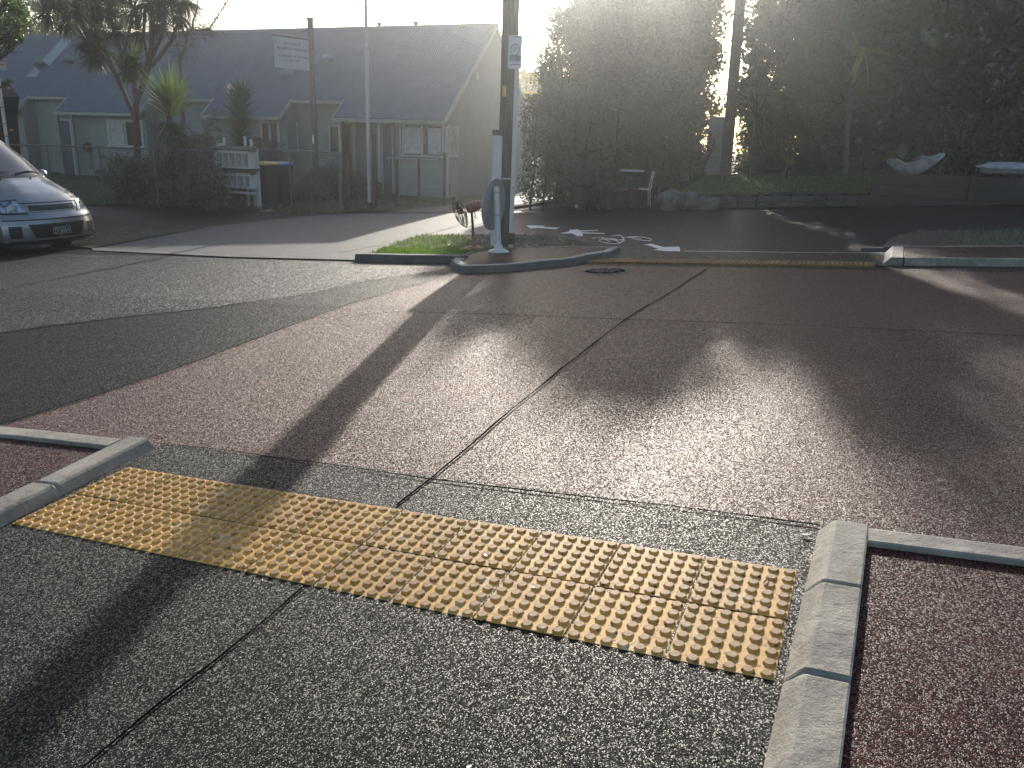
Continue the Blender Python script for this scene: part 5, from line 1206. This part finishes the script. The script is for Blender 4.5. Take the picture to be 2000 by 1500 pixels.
def litter(name, regions, mat, label, size):
    Ps = []
    for poly, n, dz in regions:
        xs = [p[0] for p in poly]; ys = [p[1] for p in poly]; a = rg.uniform(min(xs), max(xs), n); b2 = rg.uniform(min(ys), max(ys), n)
        Ps.append(np.array([(x, y, gz(x, y)+dz) for x, y in zip(a, b2)]))
    Pp = np.concatenate(Ps); n = len(Pp); a = rg.uniform(0, 6.28, n); d = np.stack([np.cos(a), np.sin(a), rg.uniform(-.05, .25, n)], 1); e = np.stack([-np.sin(a), np.cos(a), rg.uniform(-.2, .2, n)], 1); s = size*rg.uniform(.4, 1.4, (n, 1))
    V = np.stack([Pp, Pp+d*s*.5+e*s*.22, Pp+d*s, Pp+d*s*.5-e*s*.22], 1).reshape(-1, 3)
    return tag(raw(name, V, np.arange(4*n).reshape(n, 4), mat), label, 'leaf litter', kind='stuff')
litter('leaf_litter', [([(-12.5, 9), (-10.2, 12.5)], 900, .045), ([(-3.4, 8.8), (-.6, 10.8)], 350, .065), ([(-18, 14), (-11, 17)], 250, .02)], M['litter'], 'brown dead leaves scattered on the bare verges', .07)
litter('grit', [([(-.2, .9), (3.0, 7)], 70, .010), ([(.3, -.8), (2.9, .9)], 36, .020), ([(-7, 1), (-1.4, 6.5)], 40, .006)], M['litter'], 'specks of leaf and grit scattered on the road and tiles', .014)
g = G(1572, 1052); mb = MB(); mb.quad((g.x-.02, g.y, g.z+.014), (g.x, g.y-.006, g.z+.018), (g.x+.022, g.y+.006, g.z+.02), (g.x+.002, g.y+.008, g.z+.016))
tag(mb.build('dry_leaf', M['paper']), 'small pale dry leaf on the black asphalt beside the right kerb corner', 'leaf')
g = G(1495, 1135, .02); mb = MB(); mb.quad((g.x-.006, g.y-.03, g.z), (g.x+.004, g.y-.008, g.z+.004), (g.x+.008, g.y+.025, g.z+.002), (g.x-.003, g.y, g.z+.003))
tag(mb.build('green_leaf', M['leaf_mid']), 'narrow green leaf lying on the last yellow tile of the farther row', 'leaf')

# ------------------------------------------------------------------ haze volume added to imitate lens glare round the sun
GLARE_HAZE = 0.0019
if GLARE_HAZE:
    bpy.context.view_layer.update()
    mh = bpy.data.materials.new('glare_haze'); mh.use_nodes = True; nt = mh.node_tree; nt.nodes.clear(); out = nt.nodes.new('ShaderNodeOutputMaterial'); pv = nt.nodes.new('ShaderNodeVolumePrincipled')
    pv.inputs['Density'].default_value = GLARE_HAZE; pv.inputs['Anisotropy'].default_value = .88; pv.inputs['Color'].default_value = (.93, .97, 1, 1); nt.links.new(pv.outputs[0], out.inputs['Volume'])
    o = MB().box((-15, 60, 6), (280, 250, 36)).build('glare_haze', mh); o['kind'] = 'stuff'

for o in C.objects:
    if 'org' in o: del o['org']
